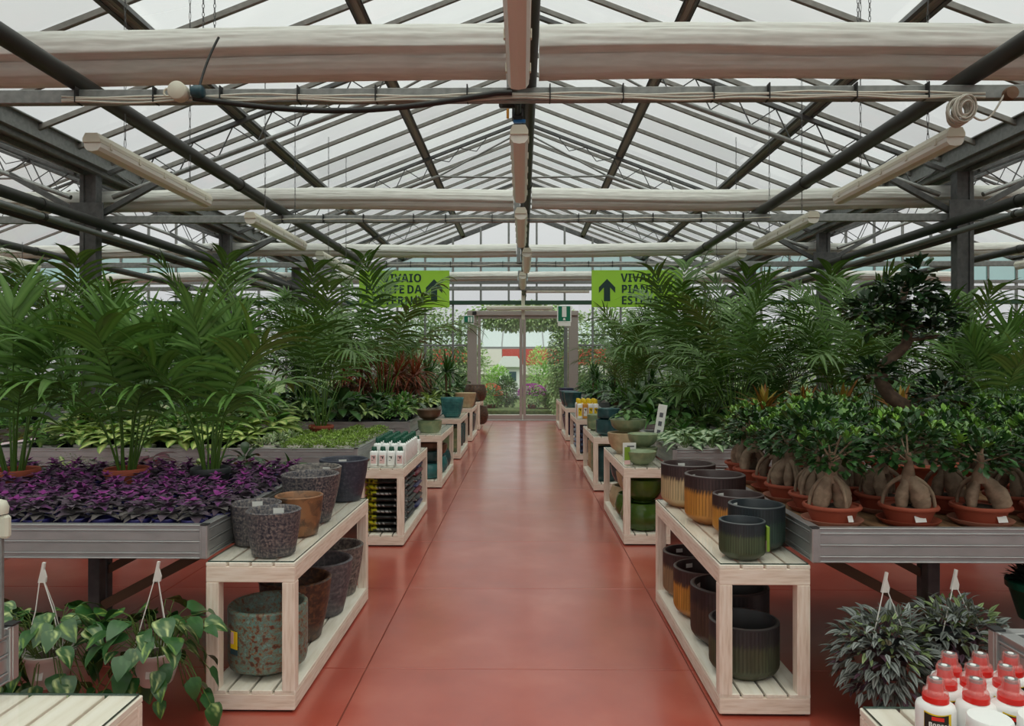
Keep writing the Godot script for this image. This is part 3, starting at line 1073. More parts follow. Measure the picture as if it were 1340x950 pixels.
func build_lamps() -> void:
	var lm := lamp_meshes(1.56)
	var ch := chain_mesh(0.62)
	var spots := [[-0.02, 2.57, "first strip lamp under the ridge pipe above the aisle"], [-0.02, 4.92, "second strip lamp under the ridge pipe, past the blue valve handles"], [-0.015, 7.1, "third strip lamp under the ridge pipe above the aisle"], [0.05, 9.3, "fourth strip lamp under the ridge pipe above the aisle"], [0.0, 11.5, "fifth strip lamp under the ridge pipe, seen above the door"],
		[-2.55, 5.03, "nearest strip lamp hanging over the purple tray side"], [-2.45, 7.26, "second strip lamp hanging over the purple tray side"], [-2.45, 9.5, "third strip lamp over the purple tray side, behind the palms"],
		[2.5, 5.0, "nearest strip lamp hanging over the bonsai tray side"], [2.6, 7.3, "second strip lamp hanging over the bonsai tray side"], [2.6, 9.4, "third strip lamp over the bonsai tray side, by the palm tops"],
		[-6.6, 9.0, "strip lamp far out past the column on the purple tray side"], [6.6, 9.0, "strip lamp far out past the column on the bonsai tray side"]]
	for s in spots:
		var t := thing("strip_lamp", s[2], "lamp", at(s[0], 2.72, s[1]))
		part(t, "housing", lm[0], M.lamp_cream)
		part(t, "diffuser", lm[1], M.lamp_diffuser)
		part(t, "clip", lm[2], M.lamp_cream)
		var c := part(t, "chain", ch, M.steel_dark, Vector3(0.02, 0.05, 0.45))
		c.scale.y = (slope_y(absf(s[0])) - 2.78) / 0.62 if absf(s[0]) > 0.5 and absf(s[0]) < 4.0 else 0.4
		c = part(t, "chain", ch, M.steel_dark, Vector3(0.02, 0.05, -0.45))
		c.scale.y = (slope_y(absf(s[0])) - 2.78) / 0.62 if absf(s[0]) > 0.5 and absf(s[0]) < 4.0 else 0.4
	var cr := lamp_meshes(1.5)
	for k in 2:
		var t := thing("strip_lamp", ["upper strip lamp set across the aisle before the door", "lower strip lamp set across the aisle before the door"][k], "lamp", at([0.72, -0.07][k], [3.03, 2.68][k], [16.0, 16.42][k]), PI / 2)
		part(t, "housing", cr[0], M.lamp_cream)
		part(t, "diffuser", cr[1], M.lamp_diffuser)
		part(t, "clip", cr[2], M.lamp_cream)
	var dr := MB.new()
	dr.box(Vector3(0, 0.15, 0), Vector3(0.08, 0.9, 0.06), 0.006)
	dr.box(Vector3(0, 1.5, 0), Vector3(0.03, 1.9, 0.03), 0.004)
	solo("lamp_post", "short pale drop post carrying the lamps before the door", "bracket", dr.mesh(), M.lamp_cream, at(0.01, 2.72, 16.5))
	# chains hanging from the roof
	for s in [[-1.95, 3.5, 3.42, 0.9, "pair of chains above the nearest shade cloth, purple tray side"], [2.02, 3.9, 3.42, 0.9, "chains above the nearest shade cloth, bonsai tray side"]]:
		var t := thing("hanging_chain", s[4], "chain", at(s[0], s[2], FRAME0 + 0.26))
		part(t, "chain", chain_mesh(s[3]), M.steel_dark, Vector3(0, 0, 0))
		part(t, "chain", chain_mesh(s[3]), M.steel_dark, Vector3(0.07, 0, 0))

const SW := 0.36       # stand width
const SL := 1.39       # stand length
const SH := 0.603      # stand height
const LX := -1.096     # middle of the stands on the purple tray side
const RX := 0.962      # middle of the stands on the bonsai tray side
const LD := [0.35, 2.906, 5.57, 8.2, 10.7, 13.2, 15.5]
const RD := [0.31, 2.9, 5.63, 8.03, 10.6, 13.3, 15.6]
const TX := 1.27       # inner edge of the trays, from the aisle

func build_stands() -> void:
	var s0 := thing("display_stand", "x", "display stand", Vector3.ZERO)
	var endb := boxmesh(Vector3(SW, 0.064, 0.022), 0.003)
	var longb := boxmesh(Vector3(0.022, 0.064, SL - 0.044), 0.003)
	var post := boxmesh(Vector3(0.052, 0.447, 0.052), 0.003)
	var slat := boxmesh(Vector3(0.082, 0.016, SL), 0.002)
	for e in [0, 1]:
		var y: float = [0.042, 0.555][e]
		for s in [-1.0, 1.0]:
			part(s0, "end_board", endb, M.wood_along_x, Vector3(0, y, (SL / 2 - 0.011) * s))
			part(s0, "side_board", longb, M.wood_along_z, Vector3((SW / 2 - 0.011) * s, y, 0))
		for i in 4:
			part(s0, "slat", slat, M.wood_pale, Vector3(-0.139 + 0.0927 * i, y + 0.04, 0))
	for sx in [-1.0, 1.0]:
		for sz in [-1.0, 1.0]:
			part(s0, "post", post, M.wood_along_y, Vector3((SW / 2 - 0.026) * sx, 0.3, (SL / 2 - 0.026) * sz))
	var gb := MB.new()
	var hx := SW / 2 - 0.006
	var hz := SL / 2 - 0.006
	gb.quad(Vector3(-hx, SH + 0.005, hz), Vector3(hx, SH + 0.005, hz), Vector3(hx, SH + 0.005, -hz), Vector3(-hx, SH + 0.005, -hz))
	var gl := part(s0, "glass_top", gb.mesh(), M.shelf_glass)
	var ge := MB.new()
	for s in [-1.0, 1.0]:
		ge.box(Vector3((SW / 2 - 0.006) * s, SH + 0.003, 0), Vector3(0.0016, 0.0045, SL - 0.012), 0.0)
		ge.box(Vector3(0, SH + 0.003, (SL / 2 - 0.006) * s), Vector3(SW - 0.012, 0.0045, 0.0016), 0.0)
	part(gl, "glass_edge", ge.mesh(), M.glass_edge)
	part(s0, "foot", boxmesh(Vector3(SW - 0.03, 0.01, SL - 0.03), 0.001, Vector3(0, 0.005, 0)), M.black_cap)
	var ll := ["whitewashed slatted stand at lower left corner, its top empty", "whitewashed slatted stand holding the dark mottled glazed pots", "whitewashed slatted stand with green-capped white bottles over soil bags", "whitewashed slatted stand with stacked brown bowls, teal pots below", "whitewashed slatted stand topped by the square-patterned teal pot", "whitewashed slatted stand topped by a pale pot, palm tray side", "farthest whitewashed slatted stand on the dracaena side, brown pot on top"]
	var rl := ["whitewashed slatted stand at lower right corner under red-capped bottles", "whitewashed slatted stand holding the fluted amber and green pots", "whitewashed slatted stand with shallow green bowls over round green pots", "whitewashed slatted stand with two stacked teal planters on top", "whitewashed slatted stand with the yellow-topped bottles", "whitewashed slatted stand topped by three dark green pots near door", "farthest whitewashed slatted stand on the yucca side, by the door"]
	for k in 7:
		var w := at(LX, 0, LD[k] + SL / 2)
		if k == 0:
			s0.position = w
			s0.set_meta("label", ll[0])
		else:
			copy(s0, ll[k], w)
		copy(s0, rl[k], at(RX, 0, RD[k] + SL / 2))


# a stretch of the tray rim, an extruded aluminium section with three raised lines; length ln along x, face towards +z
func rim_mesh(ln: float) -> ArrayMesh:
	var b := MB.new()
	b.box(Vector3(0, 0.0675, -0.02), Vector3(ln, 0.135, 0.02), 0.002)
	for y in [0.0, 0.02, 0.066, 0.112, 0.131]:
		b.box(Vector3(0, y + 0.002, -0.007), Vector3(ln, 0.005, 0.006), 0.001)
	for y in [0.043, 0.089]:
		b.box(Vector3(0, y, -0.009), Vector3(ln, 0.034, 0.003), 0.001)
	b.box(Vector3(0, 0.134, -0.022), Vector3(ln, 0.004, 0.036), 0.001)
	return b.mesh()

func tray(lab: String, x0: float, x1: float, d0: float, d1: float, planks := false) -> Node3D:
	var t := thing("growing_tray", lab, "plant bench", at((x0 + x1) / 2, 0.618, (d0 + d1) / 2))
	var w := x1 - x0
	var l := d1 - d0
	var rx := rim_mesh(w)
	var rz := rim_mesh(l)
	for k in 4:
		var o := part(t, "rim", rx if k < 2 else rz, M.aluminium)
		o.rotation.y = [0.0, PI, PI / 2, -PI / 2][k]
		o.position = [Vector3(0, 0, l / 2), Vector3(0, 0, -l / 2), Vector3(w / 2, 0, 0), Vector3(-w / 2, 0, 0)][k]
	for sx in [-1.0, 1.0]:
		for sz in [-1.0, 1.0]:
			var cp := part(t, "corner_post", boxmesh(Vector3(0.026, 0.137, 0.026), 0.004), M.aluminium, Vector3((w / 2 - 0.011) * sx, 0.068, (l / 2 - 0.011) * sz))
			part(cp, "cap", boxmesh(Vector3(0.03, 0.005, 0.03), 0.001, Vector3(0, 0.07, 0)), M.black_cap)
	part(t, "tray_floor", boxmesh(Vector3(w - 0.05, 0.012, l - 0.05), 0.001, Vector3(0, 0.03, 0)), M.steel_dark)
	if planks:
		var n := int(w / 0.128)
		for i in n:
			part(t, "plank", boxmesh(Vector3(0.12, 0.02, l - 0.06), 0.003), M.wood_plank, Vector3(-w / 2 + 0.09 + i * 0.128, 0.108, 0))
	# under-frame
	for sz in [-1.0, 1.0]:
		var fr := MB.new()
		var zz: float = (l / 2 - 0.5) * sz
		fr.box(Vector3(0, -0.03, zz), Vector3(w - 0.1, 0.05, 0.05), 0.003)
		part(t, "cross_rail", fr.mesh(), M.steel_dark)
		var off := 0.74 if sz > 0.0 else 1.06
		for x in [w / 2 - off, -w / 2 + off]:
			part(t, "leg", boxmesh(Vector3(0.055, 0.6, 0.055), 0.003, Vector3(x, -0.318, zz)), M.steel_dark)
			var br := MB.new()
			var s := signf(x)
			br.bar(Vector3(x + 0.66 * s, -0.02, zz), Vector3(x + 0.02 * s, -0.36, zz), 0.035, 0.045, 0.002)
			part(t, "brace", br.mesh(), M.rust)
	return t

const LT := [[0.2, 1.8], [2.9, 4.52], [5.56, 7.2], [8.15, 9.8], [10.75, 12.4], [13.3, 14.95], [15.6, 17.2]]

func build_trays() -> void:
	var ll := ["aluminium growing tray end at the lower left picture edge", "aluminium growing tray full of purple leaved plants", "aluminium growing tray of variegated and fine yellow-green plants", "aluminium growing tray of bushy green foliage plants behind the white bottles", "aluminium growing tray of red cordylines and syngoniums", "aluminium growing tray of dracaenas, palm side", "farthest aluminium growing tray on the dracaena side"]
	var rl := ["aluminium growing tray corner at the lower right edge beside red-capped bottles", "aluminium growing tray with plank floor holding the ficus bonsai", "aluminium growing tray of silvery arrowhead plants", "aluminium growing tray of leafy plants behind the teal planters", "aluminium growing tray of palms, yellow bottle side", "aluminium growing tray of yuccas near the door", "farthest aluminium growing tray on the yucca side"]
	for k in 7:
		var dd: Array = LT[k]
		var wide := -4.2
		tray(ll[k], wide, -TX if k != 0 else -1.262, dd[0], dd[1])
		tray(rl[k], 1.143, -wide, dd[0] - (0.02 if k > 0 else 0.0), dd[1], k == 1)
	for s in [-1.0, 1.0]:
		for k in [2, 4]:
			tray("aluminium growing tray beyond the columns, %s, %s of two" % ["palm side" if s < 0 else "bonsai side", "nearer" if k == 2 else "farther"], 5.2 * s - 0.0 if s > 0 else -9.0, 9.0 if s > 0 else -5.2, LT[k][0], LT[k + 1][1])


func text_mesh(t: String, cap: float, depth := 0.003, align := HORIZONTAL_ALIGNMENT_LEFT) -> TextMesh:
	var f := SystemFont.new()
	f.font_names = PackedStringArray(["Droid Sans"])
	f.font_weight = 800
	var m := TextMesh.new()
	m.text = t
	m.font = f
	m.font_size = 64
	m.pixel_size = cap / (64.0 * 0.714)
	m.depth = depth
	m.horizontal_alignment = align
	m.vertical_alignment = VERTICAL_ALIGNMENT_CENTER
	return m

func arrow_mesh(w: float, h: float, dp: float) -> ArrayMesh:
	var b := MB.new()
	var st := w * 0.19
	b.prism(PackedVector2Array([Vector2(-st, -h / 2), Vector2(st, -h / 2), Vector2(st, h * 0.12), Vector2(w / 2, -h * 0.13), Vector2(w / 2, h * 0.12), Vector2(0, h / 2), Vector2(-w / 2, h * 0.12), Vector2(-w / 2, -h * 0.13), Vector2(-st, h * 0.12)]), 0.0, dp)
	return b.mesh()

func build_signs() -> void:
	var d := 11.13
	for s in [-1.0, 1.0]:
		var xc := -1.82 if s < 0 else 1.75
		var t := thing("hanging_sign", "lime green hanging sign, arrow on its %s edge, dark lettering" % ["right" if s < 0 else "left"], "sign", at(xc, 2.56, d))
		part(t, "board", boxmesh(Vector3(1.39, 0.567, 0.012), 0.003), M.sign_green)
		var lines := ["VIVAIO", "PIANTE", "ESTERNO", "DA"]
		for i in 4:
			var x := 0.27 if s < 0 else -0.25
			if s < 0 and i == 1:
				x -= 0.26
			if s > 0 and i == 3:
				x += 0.57
			part(t, "lettering", text_mesh(lines[i], 0.125, 0.004, HORIZONTAL_ALIGNMENT_RIGHT if s < 0 else HORIZONTAL_ALIGNMENT_LEFT), M.sign_ink, Vector3(x, 0.165 - 0.172 * (1 if i == 3 else i), 0.008))
		part(t, "arrow", arrow_mesh(0.25, 0.34, 0.004), M.sign_ink, Vector3(0.46 if s < 0 else -0.46, -0.02, 0.006))
		for e in [-1.0, 1.0]:
			part(t, "wire", boxmesh(Vector3(0.004, 0.12, 0.004), 0.0, Vector3(0.55 * e, 0.34, 0)), M.steel_dark)
	# emergency exit sign on its post, and a small one on the jamb
	var e := thing("exit_sign", "green and white emergency exit sign on a pale post", "sign", at(1.0, 0, 17.5))
	part(e, "post", boxmesh(Vector3(0.075, 2.3, 0.05), 0.006, Vector3(0.03, 1.15, -0.03)), M.pipe_grey)
	part(e, "board", boxmesh(Vector3(0.34, 0.40, 0.012), 0.004, Vector3(0, 2.62, 0.0)), M.white_plastic)
	part(e, "green_panel", boxmesh(Vector3(0.29, 0.36, 0.004), 0.001, Vector3(0, 2.625, 0.008)), M.exit_green)
	part(e, "door_symbol", boxmesh(Vector3(0.105, 0.25, 0.004), 0.001, Vector3(0, 2.67, 0.011)), M.paper)
	var ab := MB.new()
	ab.prism(PackedVector2Array([Vector2(-0.035, 0.0), Vector2(0.035, 0.0), Vector2(0.022, 0.03), Vector2(0.022, 0.055), Vector2(-0.022, 0.055), Vector2(-0.022, 0.03)]), 0, 0.004)
	part(e, "arrow", ab.mesh(), M.paper, Vector3(0, 2.465, 0.009))
	part(e, "caption_plate", boxmesh(Vector3(0.31, 0.09, 0.008), 0.002, Vector3(0, 2.37, 0.004)), M.paper)
	var e2 := thing("exit_sign", "small green exit sign beside the door's left jamb", "sign", at(-1.33, 2.5, 17.9))
	part(e2, "board", boxmesh(Vector3(0.26, 0.22, 0.012), 0.003), M.white_plastic)
	part(e2, "green_panel", boxmesh(Vector3(0.23, 0.18, 0.004), 0.001, Vector3(0, 0.01, 0.008)), M.exit_green)
	part(e2, "figure_symbol", boxmesh(Vector3(0.035, 0.12, 0.004), 0.001, Vector3(0.0, 0.01, 0.011)), M.paper)
	part(e2, "door_symbol", boxmesh(Vector3(0.05, 0.13, 0.004), 0.001, Vector3(0.065, 0.01, 0.011)), M.paper)
	part(e2, "bracket", boxmesh(Vector3(0.03, 0.2, 0.3), 0.003, Vector3(0, -0.16, -0.14)), M.lamp_cream)


# pot with curved sides: profile of a thrown vessel; st: 0 tapered, 1 cylinder with rounded foot, 2 bowl, 3 egg
func pot_profile(r: float, h: float, wall: float, base: float, st: int) -> PackedVector2Array:
	var p := PackedVector2Array([Vector2(0, 0)])
	match st:
		0:
			p.append_array(PackedVector2Array([Vector2(base * 0.9, 0), Vector2(base, h * 0.03), Vector2(base + (r - base) * 0.4, h * 0.33), Vector2(base + (r - base) * 0.76, h * 0.66), Vector2(r * 0.985, h * 0.94)]))
		1:
			p.append_array(PackedVector2Array([Vector2(base * 0.78, 0), Vector2(base * 0.82, h * 0.035), Vector2(r * 0.95, h * 0.12), Vector2(r * 0.99, h * 0.2), Vector2(r, h * 0.5), Vector2(r, h * 0.95)]))
		2:
			p.append_array(PackedVector2Array([Vector2(base, 0), Vector2(base, h * 0.06), Vector2(base + (r - base) * 0.5, h * 0.22), Vector2(base + (r - base) * 0.8, h * 0.48), Vector2(r * 0.97, h * 0.78), Vector2(r * 0.99, h * 0.9)]))
		3:
			p.append_array(PackedVector2Array([Vector2(base, 0), Vector2(base + (r - base) * 0.55, h * 0.1), Vector2(r * 0.99, h * 0.34), Vector2(r * 1.02, h * 0.55), Vector2(r * 0.93, h * 0.84), Vector2(r * 0.86, h * 0.95)]))
	var top := p[p.size() - 1].x / r
	var ro := r if st != 3 else r * 0.86
	p.append_array(PackedVector2Array([Vector2(ro, h * 0.98), Vector2(ro - wall * 0.35, h), Vector2(ro - wall * 0.75, h * 0.995), Vector2(ro - wall, h * 0.965), Vector2(maxf(base, ro * 0.8) - wall * 0.9, h * 0.45), Vector2(base * 0.8, h * 0.12), Vector2(0, h * 0.1)]))
	return p

func glazed(called: String, lab: String, x: float, y: float, d: float, r: float, h: float, base: float, st: int, m: String, sticker := false, group := "") -> Node3D:
	var t := thing(called, lab, "pot" if called != "bowl" else "bowl", at(x, y, d), rf(0, TAU), group)
	var b := MB.new()
	b.lathe(pot_profile(r, h, r * 0.13, base, st), 44)
	part(t, "vessel", b.mesh(), M[m])
	if sticker:
		part(t, "price_label", boxmesh(Vector3(0.045, 0.025, 0.001), 0.0), M.paper, Vector3(0, h * 0.86, -r * 0.775), 0.0, "white price label")
		t.rotation.y = rf(-0.4, 0.4)
	return t

# fluted pot whose dark rim glaze runs into a second colour
func fluted(lab: String, x: float, y: float, d: float, r: float, h: float, top: Color, low: Color, foot: Color, tag_on := false) -> void:
	var t := thing("fluted_pot", lab, "pot", at(x, y, d), rf(0, 1.0))
	var pr := PackedVector2Array([Vector2(0, 0), Vector2(r * 0.72, 0), Vector2(r * 0.76, h * 0.03), Vector2(r * 0.93, h * 0.11), Vector2(r * 0.985, h * 0.17)])
	var cs := [foot, foot, foot, foot.lerp(low, 0.5), low]
	for i in 12:
		var u := 0.22 + 0.72 * i / 11.0
		pr.push_back(Vector2(r, h * u))
		cs.append(low if u < 0.6 else low.lerp(top, smoothstep(0.6, 0.72, u)))
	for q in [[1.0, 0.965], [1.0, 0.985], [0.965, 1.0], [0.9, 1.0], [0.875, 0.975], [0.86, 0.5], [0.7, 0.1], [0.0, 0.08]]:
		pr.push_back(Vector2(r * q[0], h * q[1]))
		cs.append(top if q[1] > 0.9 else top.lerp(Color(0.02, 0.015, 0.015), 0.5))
	cs[pr.size() - 6] = top.lerp(Color(0.25, 0.25, 0.24), 0.3)
	var b := MB.new()
	b.lathe(pr, 224, cs, 2.0, 1.0, 56, r * 0.034, 4, 17)
	# glaze runs: shift the colour boundary a little from flute to flute
	var f := noise(int(absf(x * 1000.0) + d * 100.0), 1.0, FastNoiseLite.TYPE_SIMPLEX_SMOOTH, 3)
	for i in b.v.size():
		var q := b.v[i]
		var rad := Vector2(q.x, q.z).length()
		if rad > r * 0.93 and q.y > h * 0.2 and q.y < h * 0.95:
			var an := atan2(q.z, q.x)
			var e := h * (0.66 + 0.05 * f.get_noise_2d(an * 9.0, 3.0) + 0.03 * sin(an * 56.0))
			var k := smoothstep(e - h * 0.035, e + h * 0.035, q.y)
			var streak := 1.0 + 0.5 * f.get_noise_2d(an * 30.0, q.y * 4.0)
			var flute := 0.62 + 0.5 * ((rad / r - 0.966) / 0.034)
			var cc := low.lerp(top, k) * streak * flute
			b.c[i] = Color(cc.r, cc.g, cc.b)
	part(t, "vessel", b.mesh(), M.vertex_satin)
	if tag_on:
		var tg := part(t, "hang_tag", boxmesh(Vector3(0.012, 0.1, 0.05), 0.001), M.label_green, Vector3(r * 0.95, h * 0.55, r * 0.35), 0.0, "green and pink hang tag")
		part(tg, "print", boxmesh(Vector3(0.013, 0.045, 0.046), 0.001), M.label_pink, Vector3(0, -0.028, 0))
		t.rotation.y = 0.0
	else:
		part(t, "price_label", boxmesh(Vector3(0.04, 0.022, 0.001), 0.0), M.paper, Vector3(0, h * 0.87, -r * 0.84), 0.0, "white price label")

func build_pots() -> void:
	var ty := SH + 0.006
	var by := 0.092
	# first stand, palm side
	glazed("glazed_pot", "frontmost speckled navy pot on the left stand top", -1.044, ty, 3.03, 0.112, 0.186, 0.088, 0, "glaze_navy", true)
	glazed("glazed_pot", "speckled navy pot squeezed beside the purple tray, behind the frontmost", -1.185, ty, 3.21, 0.11, 0.18, 0.088, 0, "glaze_navy", true)
	glazed("glazed_pot", "orange-brown patched pot on the left stand top", -1.045, ty, 3.38, 0.11, 0.184, 0.085, 0, "glaze_brown")
	glazed("glazed_pot", "wide dark blue speckled pot, behind the orange-brown one", -1.074, ty, 3.66, 0.144, 0.242, 0.1, 0, "glaze_navy", false)
	glazed("glazed_pot", "grey-beige pot half hidden behind the wide dark blue one", -1.135, ty, 3.96, 0.142, 0.235, 0.1, 0, "glaze_grey", true)
	glazed("glazed_pot", "plain dark slate pot at the far end of left stand top", -1.05, ty, 4.25, 0.142, 0.24, 0.1, 0, "glaze_navy_plain", true)
	var q := glazed("glazed_pot", "large turquoise and rust mottled pot inside the left stand", -1.098, by, 3.12, 0.165, 0.285, 0.115, 1, "glaze_turquoise")
	q.rotation.y = 0.0
	var tg := part(q, "plant_tag", boxmesh(Vector3(0.042, 0.095, 0.003), 0.001), M.label_yellow, Vector3(-0.092, 0.16, 0.143), -0.55, "yellow and lilac paper tag")
	part(tg, "print", boxmesh(Vector3(0.043, 0.025, 0.004), 0.001), M.teal_plastic, Vector3(0, -0.036, 0))
	part(tg, "print", boxmesh(Vector3(0.02, 0.05, 0.004), 0.001), M.label_pink, Vector3(-0.01, 0.02, 0))
	glazed("glazed_pot", "dark umber pot behind the large turquoise mottled one", -1.09, by, 3.47, 0.17, 0.29, 0.12, 0, "glaze_umber")
	glazed("glazed_pot", "slate grey pot third along inside the left stand", -1.07, by, 3.82, 0.17, 0.285, 0.12, 0, "glaze_slate")
	glazed("glazed_pot", "dark grey pot at the far end inside the left stand", -1.07, by, 4.15, 0.155, 0.28, 0.11, 0, "glaze_grey")
	# first stand, bonsai side
	var purple := lin(66, 50, 50)
	var green := lin(76, 88, 64)
	var greent := lin(44, 52, 56)
	var amber := lin(196, 134, 62)
	var cream := lin(200, 176, 136)
	fluted("frontmost small dark green fluted pot on the right stand top", 0.905, ty, 3.01, 0.093, 0.152, greent, green, lin(70, 72, 56), true)
	fluted("larger dark green fluted pot touching the bonsai tray", 1.018, ty, 3.18, 0.119, 0.187, greent, lin(56, 72, 66), lin(60, 70, 60))
	fluted("small amber fluted pot between two green and amber pots", 1.01, ty, 3.42, 0.117, 0.187, purple, amber, lin(150, 92, 44))
	fluted("large amber fluted pot with dark purple rim, right stand top", 0.972, ty, 3.69, 0.15, 0.24, purple, amber, lin(150, 92, 44))
	fluted("large cream fluted pot with dark rim, far end of right stand", 0.935, ty, 4.12, 0.15, 0.236, purple, cream, lin(170, 120, 76))
	fluted("green fluted pot in front inside the right stand", 0.945, by, 3.12, 0.145, 0.224, lin(52, 52, 54), lin(74, 78, 60), lin(80, 80, 58))
	fluted("big dark brown fluted pot, second inside the right stand", 0.98, by, 3.46, 0.18, 0.268, lin(50, 44, 46), lin(78, 62, 54), lin(80, 66, 56))
	fluted("amber fluted pot third along inside the right stand", 0.955, by, 3.83, 0.16, 0.25, purple, amber, lin(150, 92, 44))
	fluted("cream and brown fluted pot at the far end inside right stand", 0.95, by, 4.15, 0.15, 0.25, purple, lin(150, 120, 92), lin(150, 110, 76))
	# second stand, bonsai side: bowls above, round green pots below
	glazed("bowl", "front green bowl with drip glaze on the second right stand", 0.937, ty, 5.79, 0.126, 0.105, 0.062, 2, "glaze_moss")
	glazed("bowl", "lower bowl of the pair stacked behind the front green bowl", 1.0, ty, 6.07, 0.125, 0.105, 0.07, 2, "glaze_moss")
	glazed("bowl", "upper bowl of the pair stacked behind the front green bowl", 1.0, ty + 0.107, 6.07, 0.126, 0.11, 0.062, 2, "glaze_moss")
	glazed("bowl", "cream bowl at the aisle edge under the wide planted bowl", 0.915, ty, 6.52, 0.155, 0.185, 0.075, 2, "glaze_stone")
	var pb := glazed("bowl", "wide green bowl planted with low leafy plants", 0.95, ty + 0.19, 6.55, 0.162, 0.11, 0.09, 2, "glaze_moss")
	part(pb, "soil", disc(0.14), M.soil, Vector3(0, 0.09, 0))
	for i in 3:
		var dd: float = [5.82, 6.2, 6.6][i]
		var w: String = ["front", "middle", "far"][i]
		var ma: String = ["glaze_green", "glaze_green", "glaze_stone"][i]
		var mb: String = ["glaze_green", "glaze_stone", "glaze_teal_dark"][i]
		glazed("glazed_pot", "round green glazed pot, %s of those standing low in second right stand" % w if i < 2 else "round stone glazed pot, far one standing low in second right stand", 0.96, by, dd, 0.172, 0.215, 0.11, 3, ma)
		glazed("bowl", "%s of the bowls set on round pots inside second right stand" % w, 0.96, by + 0.217, dd, 0.165, 0.185, 0.08, 2, mb)
	# paper signs on that stand
	var s1 := thing("paper_sign", "tall white paper sign leaning among the green bowls", "sign", at(1.16, 0.78, 6.25), -0.35)
	s1.rotation.z = -0.16
	part(s1, "sheet", boxmesh(Vector3(0.075, 0.3, 0.004), 0.001, Vector3(0, 0.13, 0)), M.paper)
	for i in 3:
		part(s1, "print", boxmesh(Vector3(0.03, 0.04, 0.001), 0.0, Vector3(0, 0.04 + 0.075 * i, 0.0025)), M.print_grey)
	part(s1, "stake", boxmesh(Vector3(0.012, 0.14, 0.006), 0.001, Vector3(0, -0.08, -0.004)), M.paper)
	var s2 := thing("paper_sign", "square white paper notice propped behind the front green bowl", "sign", at(0.872, ty + 0.002, 5.95), 0.1)
	part(s2, "sheet", boxmesh(Vector3(0.11, 0.15, 0.004), 0.001, Vector3(0, 0.075, 0)), M.paper)
	for i in 4:
		part(s2, "print", boxmesh(Vector3(0.06, 0.012, 0.001), 0.0, Vector3(0.01, 0.03 + 0.03 * i, 0.0025)), M.print_grey)
	var s3 := thing("plant_tag", "picture tag of a green plant before the white notice", "tag", at(0.822, ty + 0.002, 5.72), 0.35)
	part(s3, "sheet", boxmesh(Vector3(0.05, 0.14, 0.003), 0.001, Vector3(0, 0.07, 0)), M.label_green)
	part(s3, "print", boxmesh(Vector3(0.05, 0.035, 0.004), 0.001, Vector3(0, 0.02, 0)), M.label_pink)
	# third stand, bonsai side
	glazed("planter", "lower teal planter of the front pair, third right stand", 0.955, ty, 8.2, 0.13, 0.175, 0.115, 1, "glaze_teal_dark")
	glazed("planter", "upper teal planter of the front pair, third right stand", 0.965, ty + 0.178, 8.2, 0.125, 0.12, 0.11, 1, "glaze_teal_dark")
	glazed("planter", "teal planter behind the stacked pair, third right stand", 1.02, ty, 8.5, 0.13, 0.175, 0.115, 1, "glaze_teal_dark")
	glazed("planter", "mossy green planter at the aisle edge, third right stand", 0.9, ty, 8.8, 0.12, 0.19, 0.1, 1, "glaze_moss")
	for i in 3:
		glazed("tall_pot", "tall %s pot, %s inside the third right stand" % [["dark teal", "mossy", "stone coloured"][i], ["front", "middle", "far"][i]], 0.95, by, 8.22 + 0.4 * i, 0.14, 0.38, 0.12, 1, ["glaze_teal_dark", "glaze_moss", "glaze_stone"][i])
	# fifth and sixth, bonsai side
	for i in 3:
		glazed("planter", "dark green planter, %s of three on the fifth right stand" % ["nearest", "middle", "farthest"][i], [0.93, 0.9, 0.9][i], ty, 13.55 + 0.45 * i, 0.17, 0.28, 0.12, 0, "glaze_teal_dark" if i < 2 else "glaze_ink")
		glazed("planter", "navy planter, %s of three inside the fifth right stand" % ["nearest", "middle", "farthest"][i], 0.95, by, 13.55 + 0.42 * i, 0.17, 0.33, 0.12, 0, "glaze_ink")
	glazed("planter", "dark planter on the farthest right stand by the door", 0.95, ty, 15.9, 0.17, 0.28, 0.12, 0, "glaze_ink")
	glazed("planter", "dark planter inside the farthest right stand by the door", 0.95, by, 15.9, 0.17, 0.3, 0.12, 0, "glaze_ink")
	# third stand, palm side
	glazed("bowl", "lower mossy bowl of the stack on the third left stand", -1.09, ty, 8.5, 0.145, 0.14, 0.11, 2, "glaze_moss")
	glazed("bowl", "upper brown bowl of the stack on the third left stand", -1.1, ty + 0.143, 8.5, 0.145, 0.125, 0.07, 2, "glaze_mud")
	glazed("glazed_pot", "round teal pot at the front inside the third left stand", -1.09, by, 8.4, 0.165, 0.17, 0.12, 3, "glaze_teal")
	glazed("bowl", "dark teal bowl on the round teal pot, third left stand", -1.09, by + 0.172, 8.4, 0.16, 0.14, 0.1, 2, "glaze_teal_dark")
	glazed("bowl", "brown bowl on top of the dark teal bowl, third left stand", -1.09, by + 0.315, 8.4, 0.165, 0.1, 0.1, 2, "glaze_mud")
	glazed("glazed_pot", "teal pot second along inside the third left stand", -1.08, by, 8.85, 0.165, 0.2, 0.12, 3, "glaze_teal")
	glazed("bowl", "mud brown bowl on the second teal pot, third left stand", -1.08, by + 0.203, 8.85, 0.165, 0.14, 0.1, 2, "glaze_mud")
	glazed("glazed_pot", "teal green pot at the far end inside the third left stand", -1.08, by, 9.3, 0.16, 0.22, 0.12, 3, "glaze_teal_dark")
	# fourth stand, palm side
	var sq := thing("glazed_pot", "square-patterned teal pot on the fourth left stand", "pot", at(-1.07, ty, 11.0))
	var sb := MB.new()
